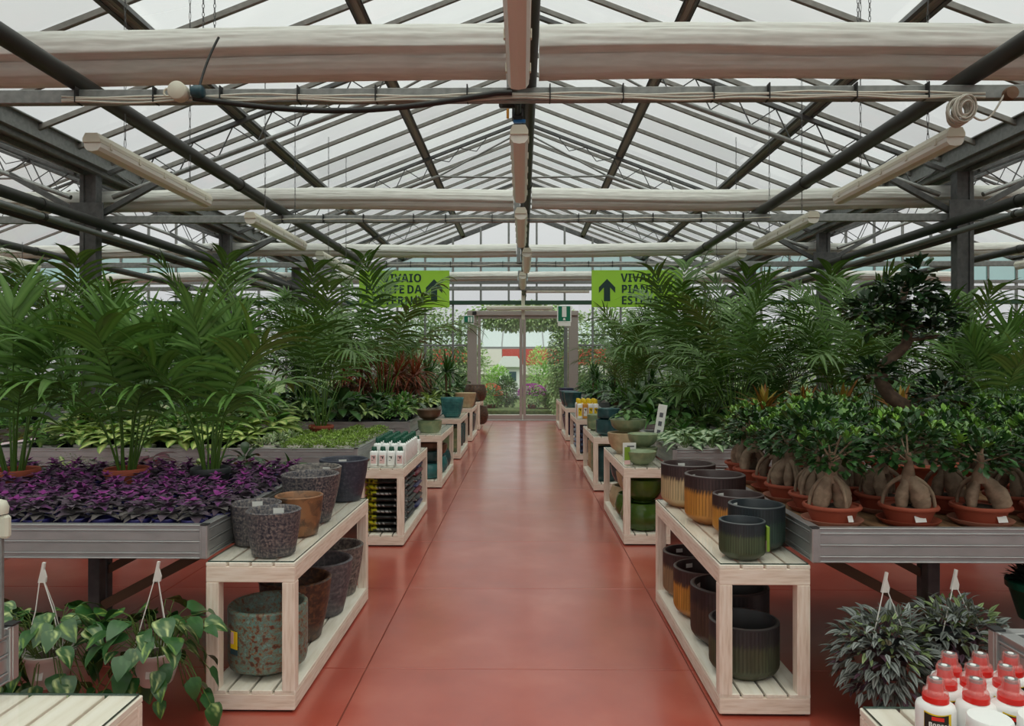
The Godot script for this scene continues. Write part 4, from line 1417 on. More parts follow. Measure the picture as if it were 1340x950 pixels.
	sb.lathe(PackedVector2Array([Vector2(0, 0), Vector2(0.11, 0), Vector2(0.125, 0.02), Vector2(0.155, 0.12), Vector2(0.172, 0.25), Vector2(0.176, 0.285), Vector2(0.17, 0.292), Vector2(0.155, 0.29), Vector2(0.15, 0.25), Vector2(0.0, 0.24)]), 44, [], 3.2)
	part(sq, "vessel", sb.mesh(), M.glaze_teal)
	var gb := MB.new()
	for i in 9:
		for j in 6:
			gb.box(Vector3(-0.128 + 0.032 * i * 1.0, 0.06 + 0.036 * j, 0.146 + 0.006 * j), Vector3(0.027, 0.03, 0.006), 0.002)
	part(sq, "raised_square", gb.mesh(), M.glaze_teal).set_meta("kind", "stuff")
	for i in 3:
		glazed("tall_pot", "tall green pot, %s inside the fourth left stand" % ["front", "middle", "far"][i], -1.09, by, 10.95 + 0.42 * i, 0.16, 0.36, 0.13, 1, ["glaze_moss", "glaze_teal_dark", "glaze_teal_dark"][i])
	# fifth and sixth, palm side
	glazed("planter", "pale stone planter on the fifth left stand", -1.06, ty, 13.45, 0.2, 0.27, 0.14, 0, "glaze_stone")
	glazed("planter", "reddish brown planter behind the pale stone planter", -1.06, ty, 13.9, 0.18, 0.22, 0.14, 0, "glaze_umber")
	for i in 3:
		glazed("tall_pot", "dark pot, %s inside the fifth left stand" % ["front", "middle", "far"][i], -1.08, by, 13.5 + 0.42 * i, 0.16, 0.34, 0.12, 0, ["glaze_umber", "glaze_teal_dark", "glaze_slate"][i])
	glazed("planter", "large brown planter on the farthest left stand", -1.03, ty, 15.8, 0.24, 0.36, 0.17, 3, "glaze_umber")
	glazed("planter", "large dark bulbous planter inside the farthest left stand", -1.0, by, 15.95, 0.24, 0.4, 0.15, 3, "glaze_umber")

func disc(r: float, seg := 24) -> ArrayMesh:
	var b := MB.new()
	b.lathe(PackedVector2Array([Vector2(r, -0.006), Vector2(r, 0.0), Vector2(r * 0.6, 0.006), Vector2(0.0, 0.008)]), seg)
	return b.mesh()


func bag_mesh(w: float, h: float, l: float, sd: int, ca: Color, cb: Color, cc: Color) -> ArrayMesh:
	# a slumped filled sack, wide along x
	var f := noise(sd, 1.0, FastNoiseLite.TYPE_SIMPLEX_SMOOTH, 3)
	var b := MB.new()
	var nu := 26
	var nv := 18
	for i in nu + 1:
		for j in nv + 1:
			var u := 2.0 * i / nu - 1.0
			var an := TAU * j / nv
			var edge := pow(maxf(0.0, 1.0 - pow(absf(u), 6.0)), 0.5)
			var y := sin(an)
			var z := cos(an)
			var sy := signf(y) * pow(absf(y), 0.7)
			var sz := signf(z) * pow(absf(z), 0.7)
			var k := 1.0 + 0.10 * f.get_noise_3d(u * 4.0, y * 2.0, z * 2.0)
			var p := Vector3(u * w * 0.5 * (1.0 + 0.02 * f.get_noise_2d(y * 3.0, z)), (0.5 + 0.5 * sy * edge * k) * h, sz * l * 0.5 * (0.9 + 0.1 * edge) * k)
			var nn := Vector3(u * absf(u) * 0.5, sy / h * 0.04, sz / l * 0.1).normalized()
			var band := u + 0.06 * f.get_noise_2d(y * 4.0, z * 4.0)
			if band < -0.3:
				b.col = ca if f.get_noise_3d(u * 16.0, y * 6.0, z * 8.0) > -0.1 else cb
			else:
				b.col = cb
				if absf(y) < 0.3 and f.get_noise_2d(u * 30.0, y * 6.0 + sd) > 0.18:
					b.col = cc
			b.put(p, nn)
	for i in nu:
		for j in nv:
			var a := i * (nv + 1) + j
			var e := a + nv + 1
			b.tri(a, e, a + 1)
			b.tri(a + 1, e, e + 1)
	return b.mesh()

func build_goods() -> void:
	var ty := SH + 0.006
	# white jerry-can bottles with green caps, second stand palm side
	var bb := MB.new()
	bb.lathe(PackedVector2Array([Vector2(0, 0), Vector2(0.028, 0), Vector2(0.031, 0.004), Vector2(0.031, 0.146), Vector2(0.028, 0.154), Vector2(0.016, 0.158), Vector2(0.012, 0.17), Vector2(0, 0.17)]), 32, [], 5.0, 1.3)
	var cb := MB.new()
	cb.lathe(PackedVector2Array([Vector2(0, 0.158), Vector2(0.021, 0.158), Vector2(0.0215, 0.17), Vector2(0.019, 0.2), Vector2(0.016, 0.204), Vector2(0, 0.204)]), 18)
	var lb := MB.new()
	lb.box(Vector3(0, 0.07, 0.0413), Vector3(0.04, 0.09, 0.001), 0.0)
	var ib := MB.new()
	for q in [[0.0, 0.098, 0.024, 0.008], [0.004, 0.085, 0.008, 0.018], [-0.008, 0.06, 0.014, 0.005]]:
		ib.box(Vector3(q[0], q[1], 0.0421), Vector3(q[2], q[3], 0.0008), 0.0)
	var meshes := [bb.mesh(), cb.mesh(), lb.mesh(), ib.mesh()]
	var tall: Node3D
	for r in 7:
		for c in 4:
			var lab := "tall white green-capped bottle, %s row from the front, %s from the aisle" % [ORD[r], ORD[c]]
			var p := at(-0.962 - 0.068 * c, ty, 5.84 + 0.092 * r)
			if tall == null:
				tall = thing("bottle", lab, "bottle", p, 0.0, "white bottles with green caps")
				part(tall, "body", meshes[0], M.white_plastic)
				part(tall, "cap", meshes[1], M.cap_green)
				var l := part(tall, "label", meshes[2], M.paper)
				part(l, "print", meshes[3], M.print_dark)
			else:
				copy(tall, lab, p)
	for c in 4:
		var t := copy(tall, "short white green-capped bottle in the very front row, %s from the aisle" % ORD[c], at(-0.962 - 0.068 * c, ty, 5.69), 0.0, "short white bottles")
		t.scale = Vector3(1.0, 0.72, 0.9)
		if c != 1:
			(t.get_node("label") as MeshInstance3D).material_override = M.label_pink
	copy(tall, "white green-capped bottle standing alone behind the others at the aisle edge", at(-0.965, ty, 6.62), 0.0, "white bottles with green caps").scale = Vector3(1, 0.7, 1)
	# sacks of soil
	var by := 0.092
	var ye := lin(196, 190, 40)
	var bk := lin(26, 26, 28)
	var wt := lin(196, 196, 196)
	for st in 3:
		var ms := []
		for k in 3:
			if st < 2:
				ms.append(bag_mesh(0.29, 0.05, 0.4, 300 + st * 10 + k, ye, bk, wt))
			else:
				ms.append(bag_mesh(0.29, 0.062, 0.4, 340 + k, [lin(178, 40, 52), lin(40, 48, 120), lin(200, 190, 196)][k], [lin(44, 44, 90), lin(30, 30, 34), lin(120, 40, 60)][k], wt))
		for i in (9 if st < 2 else 7):
			var o := solo("soil_bag", "%s from the bottom, %s stack under the white bottles" % [("black and yellow soil sack, " if st < 2 else "colourful sack, ") + ORD[i], ["front", "middle", "far"][st]], "sack", ms[i % 3], M.vertex_satin, at(-1.095 + rf(-0.006, 0.006), by + (0.046 if st < 2 else 0.058) * i, 5.83 + 0.44 * st), 0.0, "sacks under the white bottles")
			o.rotation.y = rf(-0.03, 0.03)
	for i in 10:
		var o := solo("soil_bag", "dark sack %s, under the yellow-topped bottles" % ["low at the front, first of ten", "low at the front, second up", "low at the front, third up", "at the front, fourth up", "topmost at the front", "low at the back", "at the back, second up", "at the back, third up", "at the back, fourth up", "topmost at the back"][i], "sack", bag_mesh(0.29, 0.08, 0.5, 360 + i, lin(90, 110, 150), lin(34, 36, 42), wt), M.vertex_satin, at(0.96, by + 0.076 * (i % 5), 10.95 + 0.55 * (i / 5)), 0.0, "sacks under the yellow bottles")
		o.rotation.y = rf(-0.03, 0.03)
	# yellow and white bottles, fourth stand bonsai side
	for r in 4:
		for c in 4:
			var t: Node3D
			var yel: bool = (r + c) % 3 != 1
			t = copy(tall, "%s-bodied bottle with yellow cap, %s row, %s from the aisle" % ["white" if yel else "orange", ORD[r], ORD[c]], at(0.845 + 0.078 * c, ty, 10.75 + 0.13 * r), 0.0, "yellow-capped bottles")
			t.scale = Vector3(1.3, 1.35, 1.3)
			(t.get_node("cap") as MeshInstance3D).material_override = M.label_yellow
			if not yel:
				(t.get_node("body") as MeshInstance3D).material_override = M.amber_plastic
			(t.get_node("label") as MeshInstance3D).material_override = M.label_yellow if yel else M.paper
	# red-capped bonsai feed bottles at the lower right
	var rb := MB.new()
	rb.lathe(PackedVector2Array([Vector2(0, 0), Vector2(0.034, 0), Vector2(0.037, 0.004), Vector2(0.037, 0.09), Vector2(0.0345, 0.098), Vector2(0.027, 0.103), Vector2(0.02, 0.106), Vector2(0.0, 0.106)]), 40, [], 2.3, 0.8)
	var rc := MB.new()
	rc.lathe(PackedVector2Array([Vector2(0, 0.104), Vector2(0.0245, 0.104), Vector2(0.0245, 0.115), Vector2(0.015, 0.116), Vector2(0.0125, 0.142), Vector2(0, 0.142)]), 28)
	var rp := MB.new()
	rp.lathe(PackedVector2Array([Vector2(0.0235, 0.115), Vector2(0.0238, 0.122), Vector2(0.022, 0.126), Vector2(0.0175, 0.128), Vector2(0.0155, 0.148), Vector2(0.0145, 0.1495), Vector2(0.012, 0.15)]), 28)
	var rl := MB.new()
	var lp := PackedVector2Array()
	# wrapped label: a strip of the body's surface, black with a yellow border
	for k in 2:
		rl = MB.new()
		var n := 14
		var a0: float = [0.55, 0.62][k]
		var y0: float = [0.008, 0.011][k]
		var y1: float = [0.0905, 0.088][k]
		var off: float = [0.0004, 0.0008][k]
		for i in n + 1:
			var an := PI / 2 + a0 * 1.2 - 2.4 * a0 * i / n if k == 0 else PI / 2 + 0.64 - 1.16 * i / n
			var f := pow(pow(absf(cos(an)), 2.3) + pow(absf(sin(an)), 2.3), -1.0 / 2.3)
			var r := 0.037 * f + off
			var nn := Vector3(cos(an), 0, sin(an) / 0.8).normalized()
			rl.put(Vector3(r * cos(an), y0, r * sin(an) * 0.8 + off), nn)
			rl.put(Vector3(r * cos(an), y1 - 0.004 * sin(i * PI / n), r * sin(an) * 0.8 + off), nn)
		for i in n:
			rl.tri(i * 2, i * 2 + 2, i * 2 + 1)
			rl.tri(i * 2 + 1, i * 2 + 2, i * 2 + 3)
		if k == 0:
			lp = PackedVector2Array()
			M["_label0"] = null
			meshes.append(rl.mesh())
		else:
			meshes.append(rl.mesh())
	var spots := [[0.845, 1.5], [0.927, 1.5], [0.998, 1.5], [1.07, 1.5], [0.9, 1.565], [0.962, 1.567], [1.03, 1.565], [0.95, 1.632], [1.018, 1.632], [1.085, 1.632]]
	var lbl := ["frontmost left", "front row second", "front row third", "front row last", "second row first", "second row middle", "second row last", "back row first", "back row middle", "back row last"]
	var first: Node3D
	for i in spots.size():
		var lab := "white bottle with red measuring cap, %s, lower right stand" % lbl[i]
		var p := at(spots[i][0], ty, spots[i][1])
		if first == null:
			first = thing("bonsai_feed_bottle", lab, "bottle", p, -0.38, "red-capped bottles")
			part(first, "body", rb.mesh(), M.white_plastic)
			part(first, "cap", rc.mesh(), M.red_plastic)
			part(first, "measuring_cup", rp.mesh(), M.pink_clear)
			var dk := MB.new()
			dk.lathe(PackedVector2Array([Vector2(0, 0.1405), Vector2(0.012, 0.1405), Vector2(0.012, 0.149), Vector2(0.0, 0.1492)]), 20)
			var dp := part(first, "cup_base", dk.mesh(), M.pipe_grey)
			var dw := MB.new()
			dw.lathe(PackedVector2Array([Vector2(0, 0.149), Vector2(0.006, 0.149), Vector2(0.0055, 0.1505), Vector2(0.0, 0.1506)]), 16)
			part(dp, "disc", dw.mesh(), M.white_plastic)
			var l := part(first, "label", meshes[4], M.label_yellow)
			part(l, "print", meshes[5], M.label_black)
			part(l, "lettering", text_mesh("Bonsai", 0.0085, 0.0006, HORIZONTAL_ALIGNMENT_CENTER), M.paper, Vector3(0.002, 0.0665, 0.0312), 0.0)
			part(l, "logo", boxmesh(Vector3(0.022, 0.007, 0.001), 0.0, Vector3(0, 0.0785, 0.0312)), M.red_plastic)
			part(l, "picture", boxmesh(Vector3(0.02, 0.022, 0.001), 0.0, Vector3(0, 0.045, 0.0312)), M.label_green)
		else:
			copy(first, lab, p, rf(-0.5, -0.2))
	var jb := MB.new()
	jb.lathe(PackedVector2Array([Vector2(0, 0), Vector2(0.041, 0), Vector2(0.045, 0.005), Vector2(0.045, 0.085), Vector2(0.038, 0.096), Vector2(0, 0.097)]), 40)
	var jc := MB.new()
	jc.lathe(PackedVector2Array([Vector2(0, 0.096), Vector2(0.0385, 0.096), Vector2(0.039, 0.098), Vector2(0.039, 0.118), Vector2(0.037, 0.121), Vector2(0.0, 0.122)]), 44)
	for i in 3:
		var t := thing("jar", "white screw-lid jar, %s in front of the red-capped bottles" % ["first from the aisle", "second from the aisle", "third from the aisle"][i], "jar", at([0.888, 0.985, 1.08][i], ty, 1.395))
		part(t, "body", jb.mesh(), M.white_plastic)
		part(t, "lid", jc.mesh(), M.white_plastic)
	var lh := thing("label_holder", "cream plastic label holder at the left picture edge over tray", "label holder", at(-1.235, 0.752, 1.7))
	part(lh, "post", boxmesh(Vector3(0.012, 0.3, 0.012), 0.002, Vector3(0, 0.15, 0)), M.steel)
	part(lh, "holder", boxmesh(Vector3(0.045, 0.055, 0.02), 0.006, Vector3(0, 0.265, 0)), M.lamp_cream)
	var kb := MB.new()
	kb.lathe(PackedVector2Array([Vector2(0, 0.293), Vector2(0.016, 0.295), Vector2(0.018, 0.31), Vector2(0.012, 0.325), Vector2(0, 0.33)]), 16)
	part(lh, "knob", kb.mesh(), M.lamp_cream)

func sdir(lo := -0.4) -> Vector3:
	var y := rf(lo, 1.0)
	var a := rf(0, TAU)
	var r := sqrt(maxf(0.0, 1.0 - y * y))
	return Vector3(r * cos(a), y, r * sin(a))

func jit(k: float) -> Vector3:
	return Vector3(rf(-k, k), rf(-k, k), rf(-k, k))

# feather frond rising from the origin and leaning towards +x
func frond(stalk: float, blade: float, lean: float, bend: float, nl: int, ll: float, lw: float, droop: float, vee: float, ca: Color, cb: Color) -> ArrayMesh:
	var b := MB.new()
	var n := 22
	var tot := stalk + blade
	var path := PackedVector3Array()
	var rad := PackedFloat32Array()
	var ang := lean
	var p := Vector3.ZERO
	for i in n + 1:
		path.push_back(p)
		rad.push_back(lerpf(0.0085, 0.0018, pow(float(i) / n, 0.7)))
		ang += bend / n * 2.0 * i / n
		p += Vector3(sin(ang), cos(ang), 0) * tot / n
	b.col = lin(86, 116, 52)
	b.tube(path, rad, 5, false)
	for k in nl:
		var u := (k + 0.4) / nl
		var s := (stalk + blade * u) / tot * n
		var i := mini(int(s), n - 1)
		var q := path[i].lerp(path[i + 1], s - i)
		var t := (path[i + 1] - path[i]).normalized()
		var up := Vector3(-t.y, t.x, 0)
		if up.y < 0.0 and absf(up.y) > 0.02:
			up = up if lean > 0.9 else up
		var a := lerpf(1.15, 0.35, pow(u, 0.8))
		var l := ll * (0.5 + 0.62 * sin(PI * (0.2 + 0.68 * u)))
		for sd in [-1.0, 1.0]:
			var d := t * cos(a) + Vector3(0, 0, sd) * sin(a) + up * vee + jit(0.1 if lw < 0.04 else 0.2)
			var tone := rf(0.75, 1.25)
			b.leaf(q, d, up, l * rf(0.75, 1.15), lw * rf(0.75, 1.15), 3, droop * rf(0.7, 1.4), 0.22, 5, 2, ca * tone, cb * tone)
	return b.mesh()

var FR := {}
func frond_sets() -> void:
	var g1 := lin(72, 104, 48)
	var g2 := lin(106, 140, 74)
	var d1 := lin(68, 98, 46)
	var d2 := lin(108, 138, 74)
	FR["broad"] = []
	FR["kentia"] = []
	FR["fine"] = []
	FR["low"] = []
	for k in 4:
		var u := k / 3.0
		FR["broad"].append(frond([0.66, 0.74, 0.56, 0.42][k], [0.36, 0.38, 0.42, 0.4][k], 0.03 + 0.22 * u, 0.25 + 1.0 * u, 10, 0.4, 0.042, 0.5 + 0.7 * u, 0.45, g1 * 1.25, g2 * 1.25))
		FR["kentia"].append(frond(0.85 - 0.1 * k, 0.8, 0.05 + 0.24 * u, 0.5 + 1.05 * u, 16, 0.38, 0.034, 0.95, 0.12, d1, d2))
		FR["fine"].append(frond(0.5 - 0.06 * k, 0.72, 0.08 + 0.22 * u, 0.6 + 1.1 * u, 26, 0.26, 0.015, 0.6, 0.2, g1, g2))
		FR["low"].append(frond(0.3, 0.42, 0.15 + 0.3 * u, 0.9 + 0.8 * u, 14, 0.24, 0.03, 0.9, 0.12, d1, d2))

func round_pot(r: float, h: float) -> ArrayMesh:
	var b := MB.new()
	b.lathe(PackedVector2Array([Vector2(0, 0), Vector2(r * 0.72, 0), Vector2(r * 0.74, h * 0.04), Vector2(r * 0.93, h * 0.78), Vector2(r * 0.95, h * 0.8), Vector2(r, h * 0.82), Vector2(r * 1.01, h * 0.97), Vector2(r * 0.97, h), Vector2(r * 0.92, h * 0.98), Vector2(r * 0.9, h * 0.8), Vector2(0, h * 0.78)]), 30)
	return b.mesh()

func palm(lab: String, x: float, y: float, d: float, set0: String, n: int, sc: float, pot_m: String, pr := 0.115, ph := 0.18, turn := -1.0, open := 1.0) -> Node3D:
	var t := thing("potted_palm", lab, "palm", at(x, y, d), rf(0, TAU) if turn < 0.0 else turn)
	part(t, "pot", round_pot(pr, ph), M[pot_m])
	part(t, "soil", disc(pr * 0.9), M.soil, Vector3(0, ph * 0.84, 0))
	for i in n:
		var u := float(i) / maxf(1.0, n - 1)
		var k := clampi(int(u * 4.0), 0, 3)
		var a := i * 2.399 + rf(-0.3, 0.3)
		var s := sc * rf(0.88, 1.1)
		var bs := Basis(Vector3.UP, a) * Basis(Vector3.FORWARD, rf(-0.05, 0.1) * open)
		partx(t, "frond", FR[set0][k], M.leaf, Transform3D(bs.scaled(Vector3(s * lerpf(1.0, open, 0.6), s, s)), Vector3(0.035 * cos(a) * pr / 0.115, ph * 0.8, -0.035 * sin(a) * pr / 0.115)))
	return t

# leaves thrown over an egg-shaped volume
func bush(b: MB, n: int, c: Vector3, rad: Vector3, ln: float, wd: float, sh: int, ca: Color, cb: Color, pat := 0, upb := 0.35, droop := 0.5, lo := -0.4, rows := 3, cols := 2, wave := 0.0) -> void:
	for i in n:
		var d := sdir(lo)
		var r := pow(rf(0.2, 1.0), 0.45)
		var p := c + d * rad * r
		var o := (d * Vector3(1, 0.7, 1) + Vector3.UP * upb + jit(0.55)).normalized()
		var tone := rf(0.7, 1.3)
		var s := rf(0.75, 1.15)
		b.leaf(p, o, Vector3.UP + jit(0.35), ln * s, wd * s, sh, droop, 0.18, rows, cols, ca * tone, cb * tone, pat, wave, rf(0, 20))

# leaves springing from one crown point
func rosette(b: MB, n: int, c: Vector3, ln: float, wd: float, sh: int, ca: Color, cb: Color, pat := 0, e0 := 1.2, e1 := 0.2, droop := 0.8, stalk := 0.0, rows := 4, cols := 2, wave := 0.0) -> void:
	for i in n:
		var u := (i + 0.5) / n
		var a := i * 2.399 + rf(-0.4, 0.4)
		var e := lerpf(e0, e1, u) + rf(-0.15, 0.15)
		var d := Vector3(cos(a) * cos(e), sin(e), sin(a) * cos(e))
		var tone := rf(0.75, 1.25)
		var s := rf(0.75, 1.1)
		var p := c
		if stalk > 0.0:
			var q := c + (d + Vector3.UP * 0.6).normalized() * stalk * s
			b.col = ca.lerp(lin(110, 130, 70), 0.5)
			b.rod(c, q, 0.0025, 4, false)
			p = q
			d = (d * Vector3(1, 0.35, 1)).normalized()
		b.leaf(p, d, Vector3.UP + jit(0.15), ln * s, wd * s, sh, droop, 0.2, rows, cols, ca * tone, cb * tone, pat, wave, rf(0, 20))

# leaves round a crown point, each a part of its own
func leaf_parts(t: Node3D, meshes: Array, m: Material, n: int, c: Vector3, e0: float, e1: float, sc: float, stalk := 0.0) -> void:
	for i in n:
		var u := (i + 0.5) / n
		var a := i * 2.399 + rf(-0.4, 0.4)
		var e := lerpf(e0, e1, u) + rf(-0.15, 0.15)
		var p := c
		if stalk > 0.0:
			p += (Vector3(cos(a) * cos(e), sin(e) + 0.5, -sin(a) * cos(e))).normalized() * stalk * rf(0.7, 1.1)
			e *= 0.45
		var bs := Basis(Vector3.UP, a) * Basis(Vector3.BACK, e) * Basis(Vector3.RIGHT, rf(-0.2, 0.2))
		partx(t, "leaf", meshes[rng.randi() % meshes.size()], m, Transform3D(bs.scaled(Vector3.ONE * sc * rf(0.78, 1.1)), p))

func ginseng(sd: int) -> ArrayMesh:
	var b := MB.new()
	b.col = Color(1, 1, 1)
	var n := 3 + sd % 2
	var a0 := rf(0, TAU)
	for i in n:
		var a := a0 + TAU * i / n + rf(-0.35, 0.35)
		var sp := rf(0.032, 0.07)
		var th := rf(0.02, 0.04)
		var path := PackedVector3Array()
		var rad := PackedFloat32Array()
		var tw := rf(-0.5, 0.5)
		for j in 13:
			var u := j / 12.0
			var out := sp * (1.0 - pow(u, 1.7)) + 0.012 * sin(u * PI) * rf(0.6, 1.4)
			var an := a + tw * u
			path.push_back(Vector3(cos(an) * out, -0.015 + 0.14 * u, sin(an) * out))
			rad.push_back(th * (0.25 + 1.0 * pow(sin(PI * clampf(0.12 + pow(u, 0.85) * 0.72, 0, 1)), 1.3) + rf(-0.06, 0.06)) * (1.0 - 0.38 * u))
		b.tube(path, rad, 12)
	for i in 3:
		var a := rf(0, TAU)
		var path := PackedVector3Array()
		for j in 9:
			var u := j / 8.0
			path.push_back(Vector3(cos(a) * (0.085 * (1.0 - u * u) + 0.012), -0.01 + 0.13 * u + 0.02 * sin(u * PI), sin(a) * (0.085 * (1.0 - u * u) + 0.012)))
		b.tube(path, PackedFloat32Array([0.006, 0.0075, 0.008, 0.009, 0.009, 0.009, 0.01, 0.011, 0.012]), 7)
	b.tube(PackedVector3Array([Vector3(0, 0.095, 0), Vector3(0.004, 0.13, 0), Vector3(-0.003, 0.17, 0.004), Vector3(0.0, 0.22, 0)]), PackedFloat32Array([0.034, 0.026, 0.017, 0.011]), 12)
	for i in 5:
		var q := sdir(0.0)
		b.rod(Vector3(0, 0.18, 0), Vector3(0, 0.22, 0) + q * Vector3(0.1, 0.08, 0.1), 0.004, 6)
	return b.mesh()

func build_plants() -> void:
	rng.seed = 4242
	frond_sets()
	plants_bonsai()
	plants_purple()
	plants_palms()
	plants_beds()
	plants_far()


func plants_bonsai() -> void:
	var g1 := lin(40, 74, 34)
	var g2 := lin(66, 104, 52)
	var y1 := lin(112, 158, 52)
	var y2 := lin(150, 186, 84)
	var crowns := []
	var roots := []
	for k in 5:
		var b := MB.new()
		bush(b, 300, Vector3(0, 0.222, 0), Vector3(0.145, 0.118, 0.145), 0.05, 0.028, 4, g1, g2, 0, 0.25, 0.5, -0.55)
		for i in 24:
			var d := sdir(0.15)
			var c := Vector3(0, 0.245, 0) + d * Vector3(0.145, 0.115, 0.145)
			var ym := rf(0.0, 1.0)
			rosette(b, 5, c, 0.042, 0.02, 4, g2.lerp(y1, ym), g2.lerp(y2, ym), 0, 1.3, 0.5, 0.3)
		crowns.append(b.mesh())
		roots.append(ginseng(k))
	var pot := MB.new()
	pot.lathe(PackedVector2Array([Vector2(0, 0), Vector2(0.078, 0), Vector2(0.08, 0.004), Vector2(0.1, 0.052), Vector2(0.101, 0.054), Vector2(0.113, 0.058), Vector2(0.117, 0.066), Vector2(0.113, 0.074), Vector2(0.103, 0.074), Vector2(0.1, 0.066), Vector2(0.0, 0.064)]), 36)
	var sau := MB.new()
	sau.lathe(PackedVector2Array([Vector2(0, 0), Vector2(0.098, 0), Vector2(0.102, 0.003), Vector2(0.12, 0.02), Vector2(0.122, 0.024), Vector2(0.118, 0.024), Vector2(0.1, 0.008), Vector2(0.0, 0.007)]), 36)
	var potm := pot.mesh()
	var saum := sau.mesh()
	var soil := disc(0.1)
	var ty := 0.618 + 0.119
	for r in 6:
		var d := 3.055 + 0.266 * r
		for c in 8:
			var x := 1.30 + 0.298 * c + (0.03 if r % 2 == 1 else 0.0) + rf(-0.012, 0.012)
			if x > 0.72 * d + 0.5 or x > 3.9:
				break
			if r in [2, 3, 4] and absf(x - 2.03) < 0.26 and absf(d - 3.83) < 0.34:
				continue
			var rowname: String = ["front row", "second row", "third row", "fourth row", "fifth row", "last row"][r]
			var k := (r * 3 + c * 2) % 5
			var s := thing("plant_saucer", "terracotta saucer under ficus bonsai, %s, %s from the aisle" % [rowname, ORD[c]], "saucer", at(x, ty, d), 0.0, "bonsai saucers")
			part(s, "dish", saum, M.terracotta if (r + c) % 2 == 1 else M.terracotta_pale)
			var t := thing("ficus_bonsai", "ficus bonsai with swollen roots in terracotta pot, %s, %s from the aisle" % [rowname, ORD[c]], "bonsai", at(x, ty + 0.0075, d), 0.0, "ficus bonsai on the plank tray")
			part(t, "pot", potm, M.terracotta)
			part(t, "soil", soil, M.soil, Vector3(0, 0.06, 0))
			var tr := rf(0, TAU)
			part(t, "root_trunk", roots[k], M.bark, Vector3(0, 0.068, 0), tr)
			var f := part(t, "foliage", crowns[(k + r) % 5], M.leaf_gloss, Vector3(0, 0.068, 0), tr + 1.0)
			f.scale = Vector3.ONE * rf(0.86, 1.14)
			f.scale.y *= rf(0.88, 1.12)
			f.set_meta("kind", "stuff")
			if r == 0:
				part(t, "price_label", boxmesh(Vector3([0.022, 0.05, 0.044, 0.03][c % 4], 0.026, 0.0015), 0.0), M.paper, Vector3([0.035, 0.0, 0.03, 0.01][c % 4], 0.03, 0.094), 0.2, "white price label").rotation.x = -0.38
	# tall S-shaped ficus
	var t := thing("ficus_bonsai", "tall S-shaped ficus with bare winding trunk and leaf cushions", "bonsai", at(2.03, ty, 3.83))
	var pb := MB.new()
	pb.lathe(PackedVector2Array([Vector2(0, 0), Vector2(0.15, 0), Vector2(0.155, 0.01), Vector2(0.19, 0.13), Vector2(0.215, 0.136), Vector2(0.222, 0.15), Vector2(0.215, 0.163), Vector2(0.195, 0.163), Vector2(0.18, 0.145), Vector2(0.0, 0.14)]), 40)
	part(t, "pot", pb.mesh(), M.terracotta)
	part(t, "soil", disc(0.18), M.soil, Vector3(0, 0.14, 0))
	var tb := MB.new()
	var tp := PackedVector3Array([Vector3(0.04, 0.12, 0), Vector3(0.045, 0.22, 0.0), Vector3(0.035, 0.34, 0.01), Vector3(0.0, 0.415, 0.02), Vector3(-0.06, 0.455, 0.02), Vector3(-0.115, 0.5, 0.01), Vector3(-0.155, 0.57, 0.0), Vector3(-0.145, 0.65, -0.01), Vector3(-0.08, 0.71, -0.01), Vector3(-0.02, 0.77, 0.0), Vector3(-0.02, 0.86, 0.01), Vector3(-0.06, 0.95, 0.0), Vector3(-0.03, 1.05, 0), Vector3(0.01, 1.14, 0)])
	var cv := Curve3D.new()
	for i in tp.size():
		var tg := (tp[mini(i + 1, tp.size() - 1)] - tp[maxi(i - 1, 0)]) / 6.0
		cv.add_point(tp[i], -tg, tg)
	var path := PackedVector3Array()
	var rad := PackedFloat32Array()
	for i in 60:
		var u := i / 59.0
		path.push_back(cv.sample_baked(u * cv.get_baked_length()))
		rad.push_back(lerpf(0.052, 0.016, pow(u, 0.8)) * (1.0 + 0.06 * sin(i * 2.1)))
	tb.tube(path, rad, 14)
	for i in 5:
		var an := TAU * i / 5 + 0.4
		tb.rod(Vector3(0.035, 0.22, 0), Vector3(0.035 + 0.1 * cos(an), 0.13, 0.1 * sin(an)), 0.02, 8)
	for q in [[Vector3(-0.15, 0.6, 0), Vector3(-0.24, 0.6, 0.04)], [Vector3(-0.06, 0.46, 0.02), Vector3(0.1, 0.5, 0.08)], [Vector3(-0.02, 0.86, 0), Vector3(-0.17, 0.93, 0)], [Vector3(-0.02, 0.84, 0), Vector3(0.1, 0.88, 0)], [Vector3(-0.03, 1.02, 0), Vector3(-0.12, 1.02, 0)], [Vector3(-0.02, 0.79, 0.02), Vector3(0.13, 0.81, 0.03)]]:
		tb.rod(q[0], q[1], 0.011, 7)
	part(t, "trunk", tb.mesh(), M.bark_dark)
	var dk := lin(34, 58, 34)
	var dk2 := lin(60, 88, 52)
	for q in [[Vector3(-0.19, 0.95, 0.0), Vector3(0.14, 0.075, 0.14), 230], [Vector3(-0.03, 1.03, 0.02), Vector3(0.155, 0.075, 0.15), 260], [Vector3(0.04, 1.14, 0), Vector3(0.065, 0.06, 0.065), 70], [Vector3(0.07, 0.92, 0.02), Vector3(0.14, 0.065, 0.13), 200], [Vector3(-0.13, 0.855, 0.05), Vector3(0.13, 0.05, 0.11), 140], [Vector3(0.13, 0.825, 0.02), Vector3(0.1, 0.045, 0.1), 90], [Vector3(-0.21, 0.61, 0.05), Vector3(0.11, 0.05, 0.1), 130], [Vector3(0.12, 0.51, 0.08), Vector3(0.13, 0.075, 0.12), 190]]:
		var b := MB.new()
		bush(b, q[2], Vector3.ZERO, q[1], 0.066, 0.034, 4, dk, dk2, 0, 0.3, 0.5, -0.5)
		part(t, "leaf_cushion", b.mesh(), M.leaf_gloss, q[0]).set_meta("kind", "stuff")


